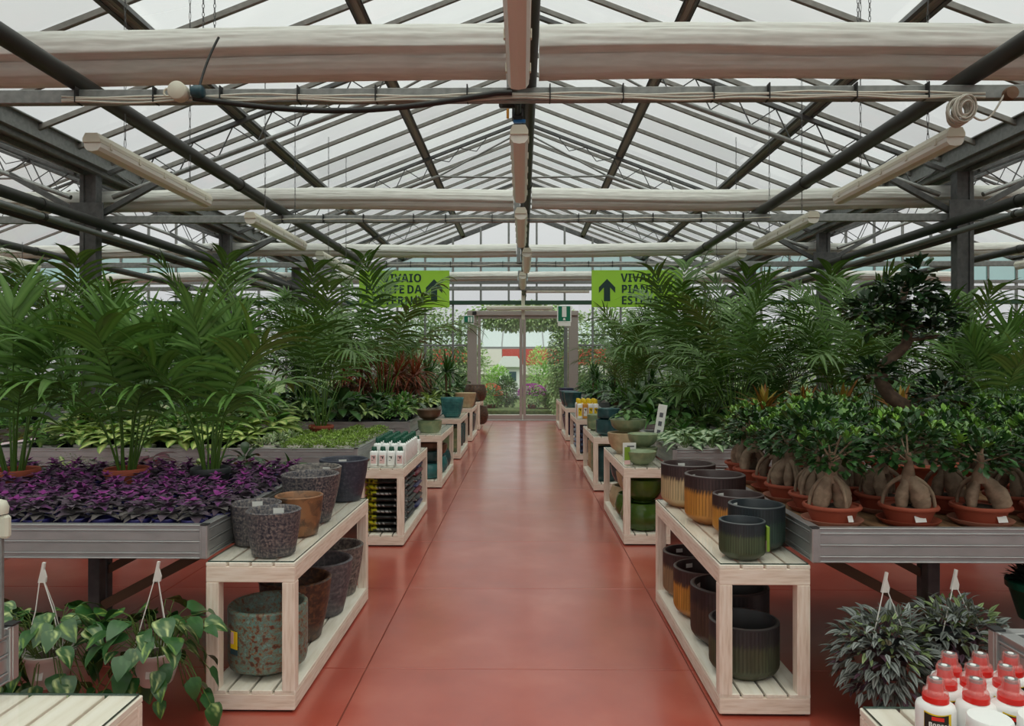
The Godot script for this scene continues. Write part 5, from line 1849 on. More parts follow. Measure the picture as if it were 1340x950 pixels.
func plants_purple() -> void:
	var p1 := lin(76, 44, 82)
	var p2 := lin(122, 40, 116)
	var fol := []
	for k in 5:
		var b := MB.new()
		rosette(b, 14, Vector3(0, 0.10, 0), 0.085, 0.05, 1, p1.lerp(lin(84, 80, 78), 0.6), lin(92, 70, 90), 0, 0.7, 0.05, 0.9, 0.0, 5, 2, 0.03)
		rosette(b, 12, Vector3(rf(-0.02, 0.02), 0.135, rf(-0.02, 0.02)), 0.07, 0.036, 1, p1, p2, 0, 0.9, 0.15, 0.9, 0.0, 5, 2, 0.03)
		rosette(b, 8, Vector3(rf(-0.03, 0.03), 0.16, rf(-0.03, 0.03)), 0.045, 0.02, 1, p2, lin(122, 46, 116), 0, 0.95, 0.4, 0.7, 0.0, 4, 2)
		fol.append(b.mesh())
	var single := []
	for k in 4:
		var b := MB.new()
		b.leaf(Vector3.ZERO, Vector3.RIGHT, Vector3.UP, 0.085, 0.048, 1, 0.85, 0.2, 6, 2, [p1, p1.lerp(lin(84, 80, 78), 0.6), p2, lin(84, 80, 78)][k], [p2, lin(92, 70, 90), lin(128, 46, 122), lin(104, 92, 92)][k], 0, 0.03, k * 3.1)
		single.append(b.mesh())
	var pot := round_pot(0.052, 0.09)
	var r := 0
	while r < 10:
		var d := 3.02 + 0.14 * r
		var c := 0
		while true:
			var x := -1.36 - 0.132 * c + (0.03 if r % 2 == 1 else 0.0) + rf(-0.012, 0.012)
			if x < -0.74 * d - 0.8 or x < -3.9:
				break
			c += 1
			var clear := true
			for q in [[-2.17, 3.95], [-2.76, 3.9], [-1.72, 3.98]]:
				if Vector2(x - q[0], d - q[1]).length() < 0.16:
					clear = false
			if not clear:
				continue
			var lab := "purple velvet-leaved plant, %s row of the purple tray, %s from the aisle" % [ORD[r], ORD[mini(c - 1, 19)]]
			var t := thing("purple_plant", lab, "plant", at(x, 0.668, d + rf(-0.01, 0.01)), rf(0, TAU), "purple plants in the first left tray")
			part(t, "pot", pot, M.pot_plastic_blue)
			if r < 2:
				leaf_parts(t, [single[1], single[3]], M.leaf_velvet, 13, Vector3(0, 0.1, 0), 0.7, 0.0, 1.0)
				leaf_parts(t, [single[0], single[1]], M.leaf_velvet, 11, Vector3(0.01, 0.135, 0), 0.9, 0.15, 0.82)
				leaf_parts(t, [single[2]], M.leaf_velvet, 7, Vector3(0.0, 0.16, 0.01), 0.95, 0.4, 0.52)
			else:
				part(t, "foliage", fol[rng.randi() % 5], M.leaf_velvet).set_meta("kind", "stuff")
		r += 1


func plants_palms() -> void:
	var fy := 0.655
	palm("broad-leaved young palm in terracotta pot at the left picture edge", -2.76, fy, 3.9, "broad", 13, 0.83, "terracotta", 0.125, 0.18)
	palm("broad-leaved young palm in terracotta pot, middle of the purple tray's three", -2.17, fy, 3.95, "broad", 14, 0.84, "terracotta", 0.115, 0.18)
	palm("upright broad-leaved palm in dark green pot among purple plants, nearest the aisle", -1.72, fy, 3.98, "broad", 15, 0.82, "pot_plastic_dark", 0.105, 0.18)
	palm("tall slender palm in terracotta pot beside the fine yellow-green plants", -1.95, fy, 7.0, "kentia", 11, 0.93, "terracotta", 0.12, 0.16, 0.4)
	palm("tall feathery palm in front of the left green sign", -1.84, fy, 9.55, "kentia", 9, 1.2, "pot_plastic_dark", 0.14, 0.2, 2.0)
	palm("feathery palm behind the three potted palms, next to the near left column", -4.05, fy, 6.6, "kentia", 12, 0.95, "pot_plastic_dark")
	palm("arching palm deep behind the upright broad-leaved one", -2.95, fy, 7.0, "kentia", 11, 0.95, "pot_plastic_dark")
	palm("arching palm third tray back, palm side, near edge", -2.7, fy, 9.0, "kentia", 11, 1.05, "pot_plastic_dark")
	palm("arching palm third tray back, palm side, by the column", -3.9, fy, 9.4, "kentia", 11, 1.0, "pot_plastic_dark")
	palm("tall palm under the far end of the left green sign", -2.85, fy, 9.6, "fine", 13, 1.1, "pot_plastic_dark")
	# bonsai side
	palm("bushy tall palm covering the right green sign's lettering", 1.98, fy, 9.4, "kentia", 11, 1.16, "pot_plastic_dark", 0.14, 0.2, 1.2)
	palm("slender palm behind the bonsai, standing left of the others", 1.93, fy, 6.6, "kentia", 11, 0.84, "pot_plastic_dark", 0.12, 0.18, 0.5)
	palm("slender palm with clustered stems directly behind the ficus bonsai", 2.78, fy, 6.4, "kentia", 12, 0.82, "pot_plastic_dark", 0.12, 0.18, 2.6)
	palm("palm behind the near right column", 4.0, fy, 6.6, "kentia", 11, 0.86, "pot_plastic_dark")
	palm("arching palm with drooping top, between slender palms and right sign", 2.6, fy, 8.9, "kentia", 14, 1.0, "pot_plastic_dark", 0.14, 0.2, 0.0)
	palm("arching palm deep on the bonsai side, by the second column", 3.6, fy, 8.6, "kentia", 11, 0.98, "pot_plastic_dark")
	palm("feathery palm deep behind, close to the right green sign", 1.6, fy, 10.9, "fine", 15, 1.15, "pot_plastic_dark")
	palm("feathery palm far behind the right sign", 2.6, fy, 11.6, "kentia", 14, 1.05, "pot_plastic_dark")
	palm("small weeping palm in brown pot amid yellowish plants", 2.0, fy + 0.02, 8.6, "low", 12, 0.8, "terracotta", 0.16, 0.12)
	palm("low drooping palm before the slender palms, bonsai side", 1.75, fy, 7.05, "low", 13, 1.0, "pot_plastic_dark")
	palm("palm at the right picture edge behind the bonsai", 5.35, 0.655, 6.4, "broad", 14, 1.05, "pot_plastic_dark", 0.14, 0.2)
	palm("palm right of the near column on the bonsai side", 3.75, 0.655, 5.8, "broad", 13, 0.8, "pot_plastic_dark", 0.14, 0.2)
	palm("dense palm filling the gap beside the S-shaped ficus trunk", 2.35, fy, 7.0, "fine", 15, 0.85, "pot_plastic_dark")
	palm("dark palm behind the tall ficus, nearer the near column", 3.35, fy, 6.9, "kentia", 12, 0.8, "pot_plastic_dark")
	var i := 0
	for s in [-1.0, 1.0]:
		for q in [[5.8, 7.0], [7.2, 8.2], [6.6, 9.4], [8.0, 11.2], [3.2, 12.2], [6.2, 12.2], [7.4, 12.6], [2.4, 14.0], [3.1, 14.3]]:
			palm("%s palm of the background rows, %s side" % [ORD[i % 9], "far left" if s < 0 else "far right"], q[0] * s, fy, q[1], "kentia" if i % 2 == 0 else "fine", 12, rf(0.95, 1.2), "pot_plastic_dark")
			i += 1


# a potted bed plant; foliage meshes are shared between the plants of one kind
var BED := {}
const NAMES := {"variegated": ["variegated_plant", "yellow-variegated leafy"], "striped": ["striped_leaf_plant", "pale-striped leafy"], "fern": ["fern", "light green fern-like"], "bushy": ["bushy_plant", "bushy green"], "broadleaf": ["broadleaf_plant", "dark broad-leaved"], "cream": ["cream_leaf_plant", "cream-leaved"], "lance": ["long_leaf_plant", "long-leaved green"], "white_edged": ["white_edged_plant", "low white-edged"]}
func bed_kinds() -> void:
	var mk := func(k: String, n: int, f: Callable) -> void:
		BED[k] = []
		for i in n:
			var b := MB.new()
			(f as Callable).call(b)
			BED[k].append(b.mesh())
	var g := lin(56, 92, 40)
	var g2 := lin(92, 130, 62)
	mk.call("variegated", 4, func(b: MB): rosette(b, 22, Vector3(0, 0.08, 0), 0.13, 0.06, 0, lin(94, 134, 58), lin(216, 222, 144), 1, 1.3, 0.0, 0.7, 0.09, 5, 4))
	mk.call("cream", 3, func(b: MB): rosette(b, 20, Vector3(0, 0.08, 0), 0.15, 0.075, 0, lin(110, 136, 74), lin(218, 222, 168), 1, 1.3, 0.1, 0.7, 0.1, 5, 4))
	mk.call("creeping", 4, func(b: MB):
		bush(b, 300, Vector3(0, 0.09, 0), Vector3(0.115, 0.055, 0.115), 0.022, 0.013, 0, lin(116, 148, 60), lin(176, 194, 110), 0, 0.5, 0.3, -0.2, 2, 2))
	mk.call("white_edged", 3, func(b: MB): bush(b, 130, Vector3(0, 0.1, 0), Vector3(0.11, 0.06, 0.11), 0.042, 0.022, 0, lin(96, 128, 74), lin(214, 218, 190), 2, 0.4, 0.4, -0.2, 3, 4))
	mk.call("bushy", 4, func(b: MB): bush(b, 170, Vector3(0, 0.18, 0), Vector3(0.16, 0.14, 0.16), 0.06, 0.028, 0, lin(72, 118, 46), lin(116, 160, 72), 0, 0.4, 0.5, -0.4))
	mk.call("fern", 3, func(b: MB):
		for i in 22:
			var a := i * 2.399
			var c := Vector3(0, 0.09, 0)
			var d := Vector3(cos(a), rf(0.6, 1.6), sin(a)).normalized()
			for j in 12:
				var q := c + d * (0.02 * j)
				d = (d + Vector3.DOWN * 0.08).normalized()
				c = q - d * (0.02 * j) + d * 0.001 * j
				for s in [-1.0, 1.0]:
					b.leaf(q, d * 0.4 + d.cross(Vector3.UP).normalized() * s, Vector3.UP, 0.05 * (1.0 - j / 14.0), 0.012, 1, 0.3, 0.0, 2, 2, g2, lin(120, 156, 70)))
	mk.call("broadleaf", 5, func(b: MB): rosette(b, 24, Vector3(0, 0.09, 0), 0.2, 0.085, 0, lin(44, 76, 38), lin(80, 116, 60), 0, 1.35, 0.0, 0.9, 0.16, 5, 2))
	mk.call("lance", 4, func(b: MB): rosette(b, 34, Vector3(0, 0.09, 0), 0.26, 0.05, 1, lin(50, 88, 38), lin(88, 128, 60), 0, 1.4, 0.2, 1.1, 0.05, 5, 2))
	mk.call("striped", 4, func(b: MB): rosette(b, 26, Vector3(0, 0.09, 0), 0.16, 0.06, 0, lin(58, 88, 46), lin(166, 186, 116), 1, 1.3, 0.1, 0.9, 0.1, 5, 4))
	mk.call("bromeliad", 3, func(b: MB):
		rosette(b, 14, Vector3(0, 0.1, 0), 0.34, 0.05, 3, lin(74, 66, 36), lin(168, 108, 56), 1, 1.2, 0.2, 0.7, 0.0, 6, 4)
		rosette(b, 7, Vector3(0, 0.14, 0), 0.2, 0.045, 3, lin(142, 140, 60), lin(176, 92, 44), 0, 1.4, 0.7, 0.5, 0.0, 6, 2))
	mk.call("cordyline", 3, func(b: MB):
		b.col = lin(112, 84, 66)
		b.rod(Vector3(0, 0.05, 0), Vector3(0.01, 0.45, 0), 0.012, 6)
		rosette(b, 60, Vector3(0.01, 0.46, 0), 0.34, 0.02, 3, lin(116, 58, 40), lin(156, 84, 56), 0, 1.5, -0.4, 0.9, 0.0, 5, 2)
		rosette(b, 40, Vector3(0.01, 0.32, 0), 0.3, 0.018, 3, lin(96, 52, 40), lin(130, 74, 52), 0, 0.8, -0.7, 0.9, 0.0, 5, 2))
	mk.call("dracaena", 3, func(b: MB):
		b.col = lin(118, 98, 74)
		b.rod(Vector3(0, 0.05, 0), Vector3(-0.01, 0.42, 0.01), 0.016, 7)
		rosette(b, 52, Vector3(-0.01, 0.44, 0.01), 0.34, 0.026, 3, lin(48, 82, 40), lin(84, 120, 58), 0, 1.5, -0.4, 0.8, 0.0, 5, 2))
	mk.call("calathea", 2, func(b: MB):
		rosette(b, 16, Vector3(0, 0.1, 0), 0.16, 0.07, 0, lin(88, 66, 62), lin(176, 88, 116), 1, 1.2, 0.1, 0.8, 0.08, 5, 4))
	mk.call("papyrus", 2, func(b: MB): rosette(b, 90, Vector3(0, 0.08, 0), 0.34, 0.008, 3, lin(64, 104, 40), lin(104, 146, 64), 0, 1.5, 0.5, 1.2, 0.0, 4, 2))

func bed_plant(called: String, lab: String, kind: String, x: float, y: float, d: float, sc: float, pot_m: String, grp: String, pr := 0.062, ph := 0.1, apart := false) -> Node3D:
	var t := thing(called, lab, "plant", at(x, y, d), rf(0, TAU), grp)
	var key := "pot%.3f %.2f" % [pr, ph]
	if not BED.has(key):
		BED[key] = round_pot(pr, ph)
	part(t, "pot", BED[key], M[pot_m])
	if apart:
		if not BED.has(kind + "_leaf"):
			BED[kind + "_leaf"] = []
			for k in 4:
				var b := MB.new()
				b.leaf(Vector3.ZERO, Vector3.RIGHT, Vector3.UP, 0.14, {"variegated": 0.062, "striped": 0.056, "cream": 0.074}[kind], 0, 0.75, 0.2, 6, 4, {"variegated": lin(96, 138, 58), "striped": lin(80, 118, 56), "cream": lin(132, 158, 88)}[kind], {"variegated": lin(220, 226, 146), "striped": lin(188, 206, 130), "cream": lin(234, 236, 188)}[kind], 1, 0.0, k * 2.7)
				BED[kind + "_leaf"].append(b.mesh())
		leaf_parts(t, BED[kind + "_leaf"], M.leaf, 21, Vector3(0, 0.08, 0), 1.3, 0.0, sc, 0.09 * sc)
		return t
	var f := part(t, "foliage", BED[kind][rng.randi() % BED[kind].size()], M.leaf_gloss if kind in ["bushy", "broadleaf", "striped", "variegated"] else M.leaf)
	f.scale = Vector3.ONE * sc
	f.position.y = ph * 0.9 - 0.09 * sc
	f.set_meta("kind", "stuff")
	return t

func plants_beds() -> void:
	bed_kinds()
	var fy := 0.655
	# second left tray: fine yellow-green plants by the aisle, variegated ones further left
	for r in 7:
		var d := 5.69 + 0.215 * r
		for c in 4:
			var x := -1.4 - 0.2 * c
			if r >= 5 and c >= 2:
				continue
			var we: bool = c == 3 and r < 3
			bed_plant("creeping_plant", "low fine-leaved %s plant behind the white bottles, %s row, %s from the aisle" % ["white-edged" if we else "yellow-green", ORD[r], ORD[c]], "white_edged" if we else "creeping", x + rf(-0.02, 0.02), fy + 0.005, d, 1.06, "pot_plastic_white", "fine-leaved plants in second left tray")
	for r in 5:
		var d := 5.74 + 0.31 * r
		for c in 9:
			var x := -2.22 - 0.26 * c + rf(-0.03, 0.03)
			if x < -4.1 or x < -0.73 * d - 0.25:
				break
			if r == 4 and c == 0:
				continue
			var k: String = ["variegated", "striped", "variegated", "fern", "variegated", "bushy", "striped", "striped", "variegated"][(c * 2 + r) % 9]
			if r >= 4 and c > 0:
				k = ["cream", "striped", "variegated"][(r + c) % 3]
			bed_plant(NAMES[k][0], "%s plant, %s row of the second left tray, %s from the fine-leaved ones" % [NAMES[k][1], ORD[r], ORD[c]], k, x, fy + 0.005, d + rf(-0.03, 0.03), rf(1.15, 1.45) + 0.2 * r, "pot_plastic_white" if r == 0 else "pot_plastic_dark", "leafy plants in the second left tray", 0.062, 0.1, k in ["variegated", "striped", "cream"])
	# behind the purple plants in the first left tray
	bed_plant("fern", "low green fern behind the purple plants, between two terracotta palm pots", "fern", -2.5, fy, 4.3, 1.0, "pot_plastic_dark", "")
	bed_plant("croton", "small dark red-leaved plant behind the purple plants", "calathea", -2.28, fy, 4.38, 1.0, "pot_plastic_dark", "")
	for i in 9:
		if i in [3, 4]:
			continue
		var kk: String = ["lance", "broadleaf", "variegated"][i % 3]
		bed_plant(NAMES[kk][0], "small leafy plant at the back of the purple tray, %s from the aisle" % ORD[i], kk, -1.42 - 0.28 * i, fy, 4.42, 0.6, "pot_plastic_dark", "small plants at the back of the purple tray")
	# trays further back on both sides
	var lk := [[], [], [], ["bushy", "bushy", "striped", "broadleaf"], ["striped", "variegated", "broadleaf", "lance"], ["lance", "broadleaf", "bushy", "striped"], ["lance", "broadleaf", "lance", "bushy"]]
	var rk := [[], [], ["white_edged", "striped", "broadleaf", "lance"], ["broadleaf", "striped", "lance", "broadleaf"], ["lance", "broadleaf", "bushy", "lance"], ["lance", "broadleaf", "lance", "bushy"], ["lance", "broadleaf", "bushy", "lance"]]
	var tn := ["", "", "second", "third", "fourth", "fifth", "sixth"]
	for k in range(2, 7):
		for s in [-1.0, 1.0]:
			if k == 2 and s < 0:
				continue
			var kinds: Array = lk[k] if s < 0 else rk[k]
			var d := float(LT[k][0]) + 0.18
			var r := 0
			while d < LT[k][1] - 0.1:
				for c in 8:
					var x: float = (1.48 + 0.34 * c + rf(-0.05, 0.05)) * s
					if k == 2 and (r < 2 and c < 3):
						continue
					if absf(x) > 4.05 or absf(x) > 0.74 * d + 0.3:
						break
					var kd: String = kinds[rng.randi() % 4]
					bed_plant(NAMES[kd][0], "%s plant, %s row of the %s %s tray, %s from the aisle" % [NAMES[kd][1], ORD[r], tn[k], "left" if s < 0 else "right", ORD[c]], kd, x, fy + 0.005, d + rf(-0.05, 0.05), rf(1.1, 1.5) if kd != "bushy" else rf(0.95, 1.2), "pot_plastic_dark", "foliage plants in the %s %s tray" % [tn[k], "left" if s < 0 else "right"], 0.08, 0.11)
				d += 0.42
				r += 1
	# the trays beyond the columns
	for s in [-1.0, 1.0]:
		for k in 2:
			for r in 5:
				var d: float = [5.9, 11.1][k] + 0.8 * r
				for c in 5:
					var x: float = (5.5 + 0.72 * c + rf(-0.1, 0.1)) * s
					if absf(x) > 0.74 * d + 0.4:
						break
					var kd: String = ["broadleaf", "lance", "broadleaf", "bushy"][rng.randi() % 4]
					bed_plant(NAMES[kd][0], "%s plant past the columns, %s, %s row, %s outwards" % [NAMES[kd][1], ["nearer left tray", "farther left tray", "nearer right tray", "farther right tray"][k + (2 if s > 0 else 0)], ORD[r], ORD[c]], kd, x, fy + 0.005, d, rf(1.6, 2.2), "pot_plastic_dark", "foliage plants past the columns", 0.08, 0.11)
	# accents
	for q in [[-1.95, 9.45, "calathea", "pink-leaved plant behind the bushy green ones, palm side"], [-1.55, 9.6, "calathea", "second pink-leaved plant nearer the aisle, palm side"]]:
		bed_plant("calathea", q[3], q[2], q[0], fy, q[1], 1.1, "pot_plastic_dark", "", 0.07, 0.24)
	for q in [[2.28, 5.9], [2.62, 6.0], [2.02, 6.1], [3.0, 5.8]]:
		bed_plant("bromeliad", "orange and green bromeliad behind the ficus bonsai, %s from the aisle" % {2.28: "second", 2.62: "third", 2.02: "first", 3.0: "fourth"}[q[0]], "bromeliad", q[0], fy, q[1], 1.15, "pot_plastic_dark", "", 0.1, 0.36)
	for i in 10:
		bed_plant("cordyline", "reddish brown thin-leaved cordyline, %s from the aisle, palm side" % ORD[i], "cordyline", -1.75 - 0.28 * (i % 5), fy, 11.65 + 0.5 * (i / 5), rf(1.2, 1.45), "pot_plastic_dark", "red cordylines in the fourth left tray", 0.08, 0.11)
	for i in 7:
		bed_plant("dracaena", "spiky green dracaena before the door, palm side, %s one" % ORD[i], "dracaena", -1.42 - 0.36 * (i % 4), fy, 13.5 + 0.6 * (i / 4), rf(1.25, 1.5), "pot_plastic_dark", "dracaenas in the fifth left tray", 0.08, 0.11)
	for i in 7:
		bed_plant("yucca", "spiky green yucca before the door, bonsai side, %s one" % ORD[i], "dracaena", 1.42 + 0.36 * (i % 4), fy, 14.0 + 0.6 * (i / 4), rf(1.0, 1.25), "pot_plastic_dark", "yuccas in the fifth right tray", 0.08, 0.11)
	bed_plant("papyrus", "round tuft of thin green grass beside the yellow bottles", "papyrus", 1.5, fy, 11.2, 0.9, "pot_plastic_dark", "", 0.08, 0.11)
	bed_plant("papyrus", "grassy plant in wide dark bowl, past the green bowls", "papyrus", 1.62, fy + 0.05, 9.55, 1.5, "pot_plastic_dark", "", 0.17, 0.12)
	# arrowhead plants with silvery leaves: each leaf is a part
	var leaves := []
	for k in 5:
		var b := MB.new()
		b.leaf(Vector3.ZERO, Vector3(1, 0.1, 0), Vector3.UP, 0.115, 0.072, 2, 0.5, 0.14, 6, 6, lin(62, 100, 58), lin(176, 192, 160), 1, 0.0, k * 1.7)
		leaves.append(b.mesh())
	for r in 4:
		for c in 6:
			var x := 1.30 + 0.2 * c + rf(-0.03, 0.03)
			var d := 5.7 + 0.2 * r
			leafy("arrowhead_plant", "silvery arrowhead plant behind the fluted pots, %s row, %s from the aisle" % [ORD[r], ORD[c]], x, fy, d, leaves, 13, 0.17, 0.09, "silvery arrowhead plants")
	for c in 3:
		leafy("arrowhead_plant", "pale arrowhead plant in the fourth left tray, %s from aisle" % ORD[c], -1.45 - 0.28 * c, fy, 10.95, leaves, 14, 0.2, 0.13, "pale arrowhead plants in the fourth left tray")
	for c in 4:
		leafy("arrowhead_plant", "pale arrowhead plant at the end of the third left tray, %s from aisle" % ORD[c], -1.42 - 0.25 * c, fy, 9.62, leaves, 14, 0.22, 0.13, "pale arrowhead plants in the third left tray")
	var gl := []
	for k in 3:
		var b := MB.new()
		b.leaf(Vector3.ZERO, Vector3(1, 0.1, 0), Vector3.UP, 0.085, 0.05, 0, 0.6, 0.14, 5, 4, lin(70, 108, 52), lin(124, 158, 86), 0, 0.02, k * 2.3)
		gl.append(b.mesh())
	for c in 4:
		leafy("leafy_plant", "leafy green plant over the wide green bowl, %s of the cluster" % ORD[c], 1.34 + 0.16 * c, fy + 0.06, 6.75 + 0.1 * (c % 2), gl, 16, 0.16, 0.1, "leafy plants behind the green bowls")
	var bp := leafy("leafy_plant", "leafy plants filling the wide green bowl on the stand", 0.95, SH + 0.006 + 0.28, 6.55, gl, 26, 0.15, 0.09, "", false)
	bp.name = "bowl_planting"

func leafy(called: String, lab: String, x: float, y: float, d: float, leaves: Array, n: int, sp: float, hg: float, grp: String, pot := true) -> Node3D:
	var t := thing(called, lab, "plant", at(x, y, d), rf(0, TAU), grp)
	var y0 := 0.1
	if pot:
		if not BED.has("lp"):
			BED["lp"] = round_pot(0.062, 0.1)
		part(t, "pot", BED["lp"], M.pot_plastic_white)
	else:
		y0 = 0.01
	var sb := MB.new()
	sb.col = lin(104, 128, 74)
	for i in n:
		var u := (i + 0.5) / n
		var a := i * 2.399 + rf(-0.3, 0.3)
		var r := sp * sqrt(u) * 0.75
		var q := Vector3(cos(a) * r, y0 + hg * (1.15 - 0.75 * u) + rf(-0.01, 0.01), -sin(a) * r)
		sb.tube(PackedVector3Array([Vector3(0, y0 - 0.02, 0), Vector3(q.x * 0.5, y0 + (q.y - y0) * 0.75, q.z * 0.5), q]), PackedFloat32Array([0.0022]), 4, false)
		var bs := Basis(Vector3.UP, a + rf(-0.5, 0.5)) * Basis(Vector3.FORWARD, rf(-0.1, 0.5)) * Basis(Vector3.RIGHT, rf(-0.3, 0.3))
		partx(t, "leaf", leaves[rng.randi() % leaves.size()], M.leaf, Transform3D(bs.scaled(Vector3.ONE * rf(0.8, 1.15)), q))
	part(t, "stems", sb.mesh(), M.leaf)
	return t


func build_hanging() -> void:
	rng.seed = 99
	var hl := []
	for k in 6:
		var b := MB.new()
		b.leaf(Vector3.ZERO, Vector3(1, 0.15, 0), Vector3.UP, 0.105, 0.075, 2, rf(0.5, 0.9), 0.12, 9, 8, lin(48, 88, 46), [lin(62, 102, 56), lin(150, 176, 84), lin(184, 200, 128), lin(132, 164, 70), lin(196, 206, 140), lin(70, 110, 60)][k], 4, 0.014, k * 2.7 + 0.4)
		hl.append(b.mesh())
	var pot := MB.new()
	pot.lathe(PackedVector2Array([Vector2(0, 0), Vector2(0.055, 0), Vector2(0.058, 0.004), Vector2(0.072, 0.05), Vector2(0.083, 0.105), Vector2(0.088, 0.108), Vector2(0.09, 0.125), Vector2(0.086, 0.128), Vector2(0.081, 0.12), Vector2(0.0, 0.105)]), 36)
	var potm := pot.mesh()
	var i := 0
	for q in [[-1.40, 2.76, "nearest the stand"], [-1.80, 2.74, "second from the stand"], [-2.12, 2.78, "cut off by the left picture edge"]]:
		var t := thing("hanging_basket", "white hanging pot of variegated pothos, under purple tray, %s" % q[2], "hanging plant", at(q[0], 0.185, q[1]))
		part(t, "pot", potm, M.pot_plastic_white)
		part(t, "soil", disc(0.08), M.soil, Vector3(0, 0.108, 0))
		hanger(t, 0.125, 0.44, 0.085, [0.0, -0.03, 0.05][i])
		var sb := MB.new()
		sb.col = lin(96, 118, 60)
		for j in 92:
			var u := (j + 0.5) / 92.0
			var a := j * 2.399 + rf(-0.4, 0.4)
			var q3: Vector3
			var tilt := rf(0.1, 0.7)
			if u < 0.6:
				var r := 0.04 + 0.22 * sqrt(u)
				q3 = Vector3(cos(a) * r, 0.13 + 0.13 * (1.0 - u) + rf(-0.03, 0.05), -sin(a) * r)
			else:
				var r := rf(0.12, 0.24)
				q3 = Vector3(cos(a) * r, 0.13 - 0.28 * rf(0.0, 1.0) * rf(0.3, 1.0), -sin(a) * r * 0.7)
				tilt = rf(0.6, 1.3)
			if q3.z < -0.1:
				q3.z *= 0.5
			var e := Vector3(cos(a) * 0.05, 0.115, -sin(a) * 0.05)
			sb.tube(PackedVector3Array([e, e.lerp(q3, 0.55) + Vector3(0, 0.05, 0), q3]), PackedFloat32Array([0.0018]), 4, false)
			var bs := Basis(Vector3.UP, a + rf(-0.5, 0.5)) * Basis(Vector3.FORWARD, tilt) * Basis(Vector3.RIGHT, rf(-0.5, 0.5))
			partx(t, "leaf", hl[rng.randi() % 6], M.leaf_gloss, Transform3D(bs.scaled(Vector3.ONE * rf(0.62, 1.08)), q3))
		part(t, "vine", sb.mesh(), M.leaf)
		part(t, "price_sticker", boxmesh(Vector3(0.025, 0.03, 0.001), 0.0), M.paper, Vector3(0.01, 0.06, 0.0765), 0.1, "small printed sticker").rotation.x = -0.2
		i += 1
	# striped inch plants
	var dk := lin(52, 56, 56)
	var sv := lin(150, 156, 154)
	i = 0
	for q in [[1.375, 2.78, 0.32, "nearest the stand"], [1.66, 2.82, 0.35, "second from the stand"]]:
		var t := thing("hanging_basket", "basket of silver-striped inch plant hung under bonsai tray, %s" % q[3], "hanging plant", at(q[0], q[2] - 0.1, q[1]))
		part(t, "pot", potm, M.pot_plastic_dark)
		hanger(t, 0.13, 0.60 - q[2] + 0.09, 0.085, 0.0)
		var b := MB.new()
		bush(b, 520, Vector3(0, 0.08, 0), Vector3(0.185, 0.17, 0.17), 0.062, 0.026, 1, dk, sv, 3, 0.1, 0.8, -0.9, 4, 6)
		bush(b, 90, Vector3(0, 0.12, 0), Vector3(0.15, 0.13, 0.15), 0.05, 0.02, 1, lin(84, 104, 62), lin(150, 168, 120), 3, 0.2, 0.6, -0.2, 4, 6)
		bush(b, 90, Vector3(0, 0.05, 0), Vector3(0.16, 0.14, 0.15), 0.05, 0.022, 1, lin(74, 44, 60), lin(110, 84, 100), 3, 0.0, 0.8, -0.9, 4, 6)
		part(t, "foliage", b.mesh(), M.leaf).set_meta("kind", "stuff")
		i += 1
	var gp := thing("hanging_pot", "green-rimmed pot of dark leaves at the right edge, under tray", "hanging plant", at(2.12, 0.36, 3.0))
	var gb := MB.new()
	gb.lathe(PackedVector2Array([Vector2(0, 0), Vector2(0.08, 0), Vector2(0.115, 0.12), Vector2(0.126, 0.125), Vector2(0.128, 0.15), Vector2(0.118, 0.152), Vector2(0.112, 0.13), Vector2(0.0, 0.1)]), 36)
	part(gp, "pot", gb.mesh(), M.cap_green)
	hanger(gp, 0.15, 0.30, 0.12, 0.0)
	var fb := MB.new()
	bush(fb, 120, Vector3(0, 0.14, 0), Vector3(0.1, 0.06, 0.1), 0.06, 0.02, 1, lin(40, 46, 42), lin(70, 78, 70), 0, 0.4, 0.5, -0.1)
	part(gp, "foliage", fb.mesh(), M.leaf).set_meta("kind", "stuff")

# three straps running up to a hook: from rim height y0 up to y1, rim radius r
func hanger(t: Node3D, y0: float, y1: float, r: float, dx: float) -> void:
	var b := MB.new()
	for k in 3:
		var a := TAU * k / 3 + 0.5
		b.tube(PackedVector3Array([Vector3(r * cos(a), y0 - 0.01, r * sin(a)), Vector3(r * cos(a) * 0.45 + dx * 0.3, lerpf(y0, y1 - 0.05, 0.6), r * sin(a) * 0.45), Vector3(dx + 0.008 * cos(a), y1 - 0.045, 0.008 * sin(a))]), PackedFloat32Array([0.0022]), 5)
	part(t, "strap", b.mesh(), M.hanger_white)
	var h := MB.new()
	h.prism(PackedVector2Array([Vector2(dx - 0.014, y1 - 0.055), Vector2(dx + 0.014, y1 - 0.055), Vector2(dx + 0.017, y1 - 0.035), Vector2(dx + 0.008, y1 - 0.005), Vector2(dx + 0.012, y1 + 0.02), Vector2(dx + 0.003, y1 + 0.022), Vector2(dx - 0.003, y1 - 0.008)]), -0.005, 0.005)
	part(t, "hook", h.mesh(), M.hanger_white)


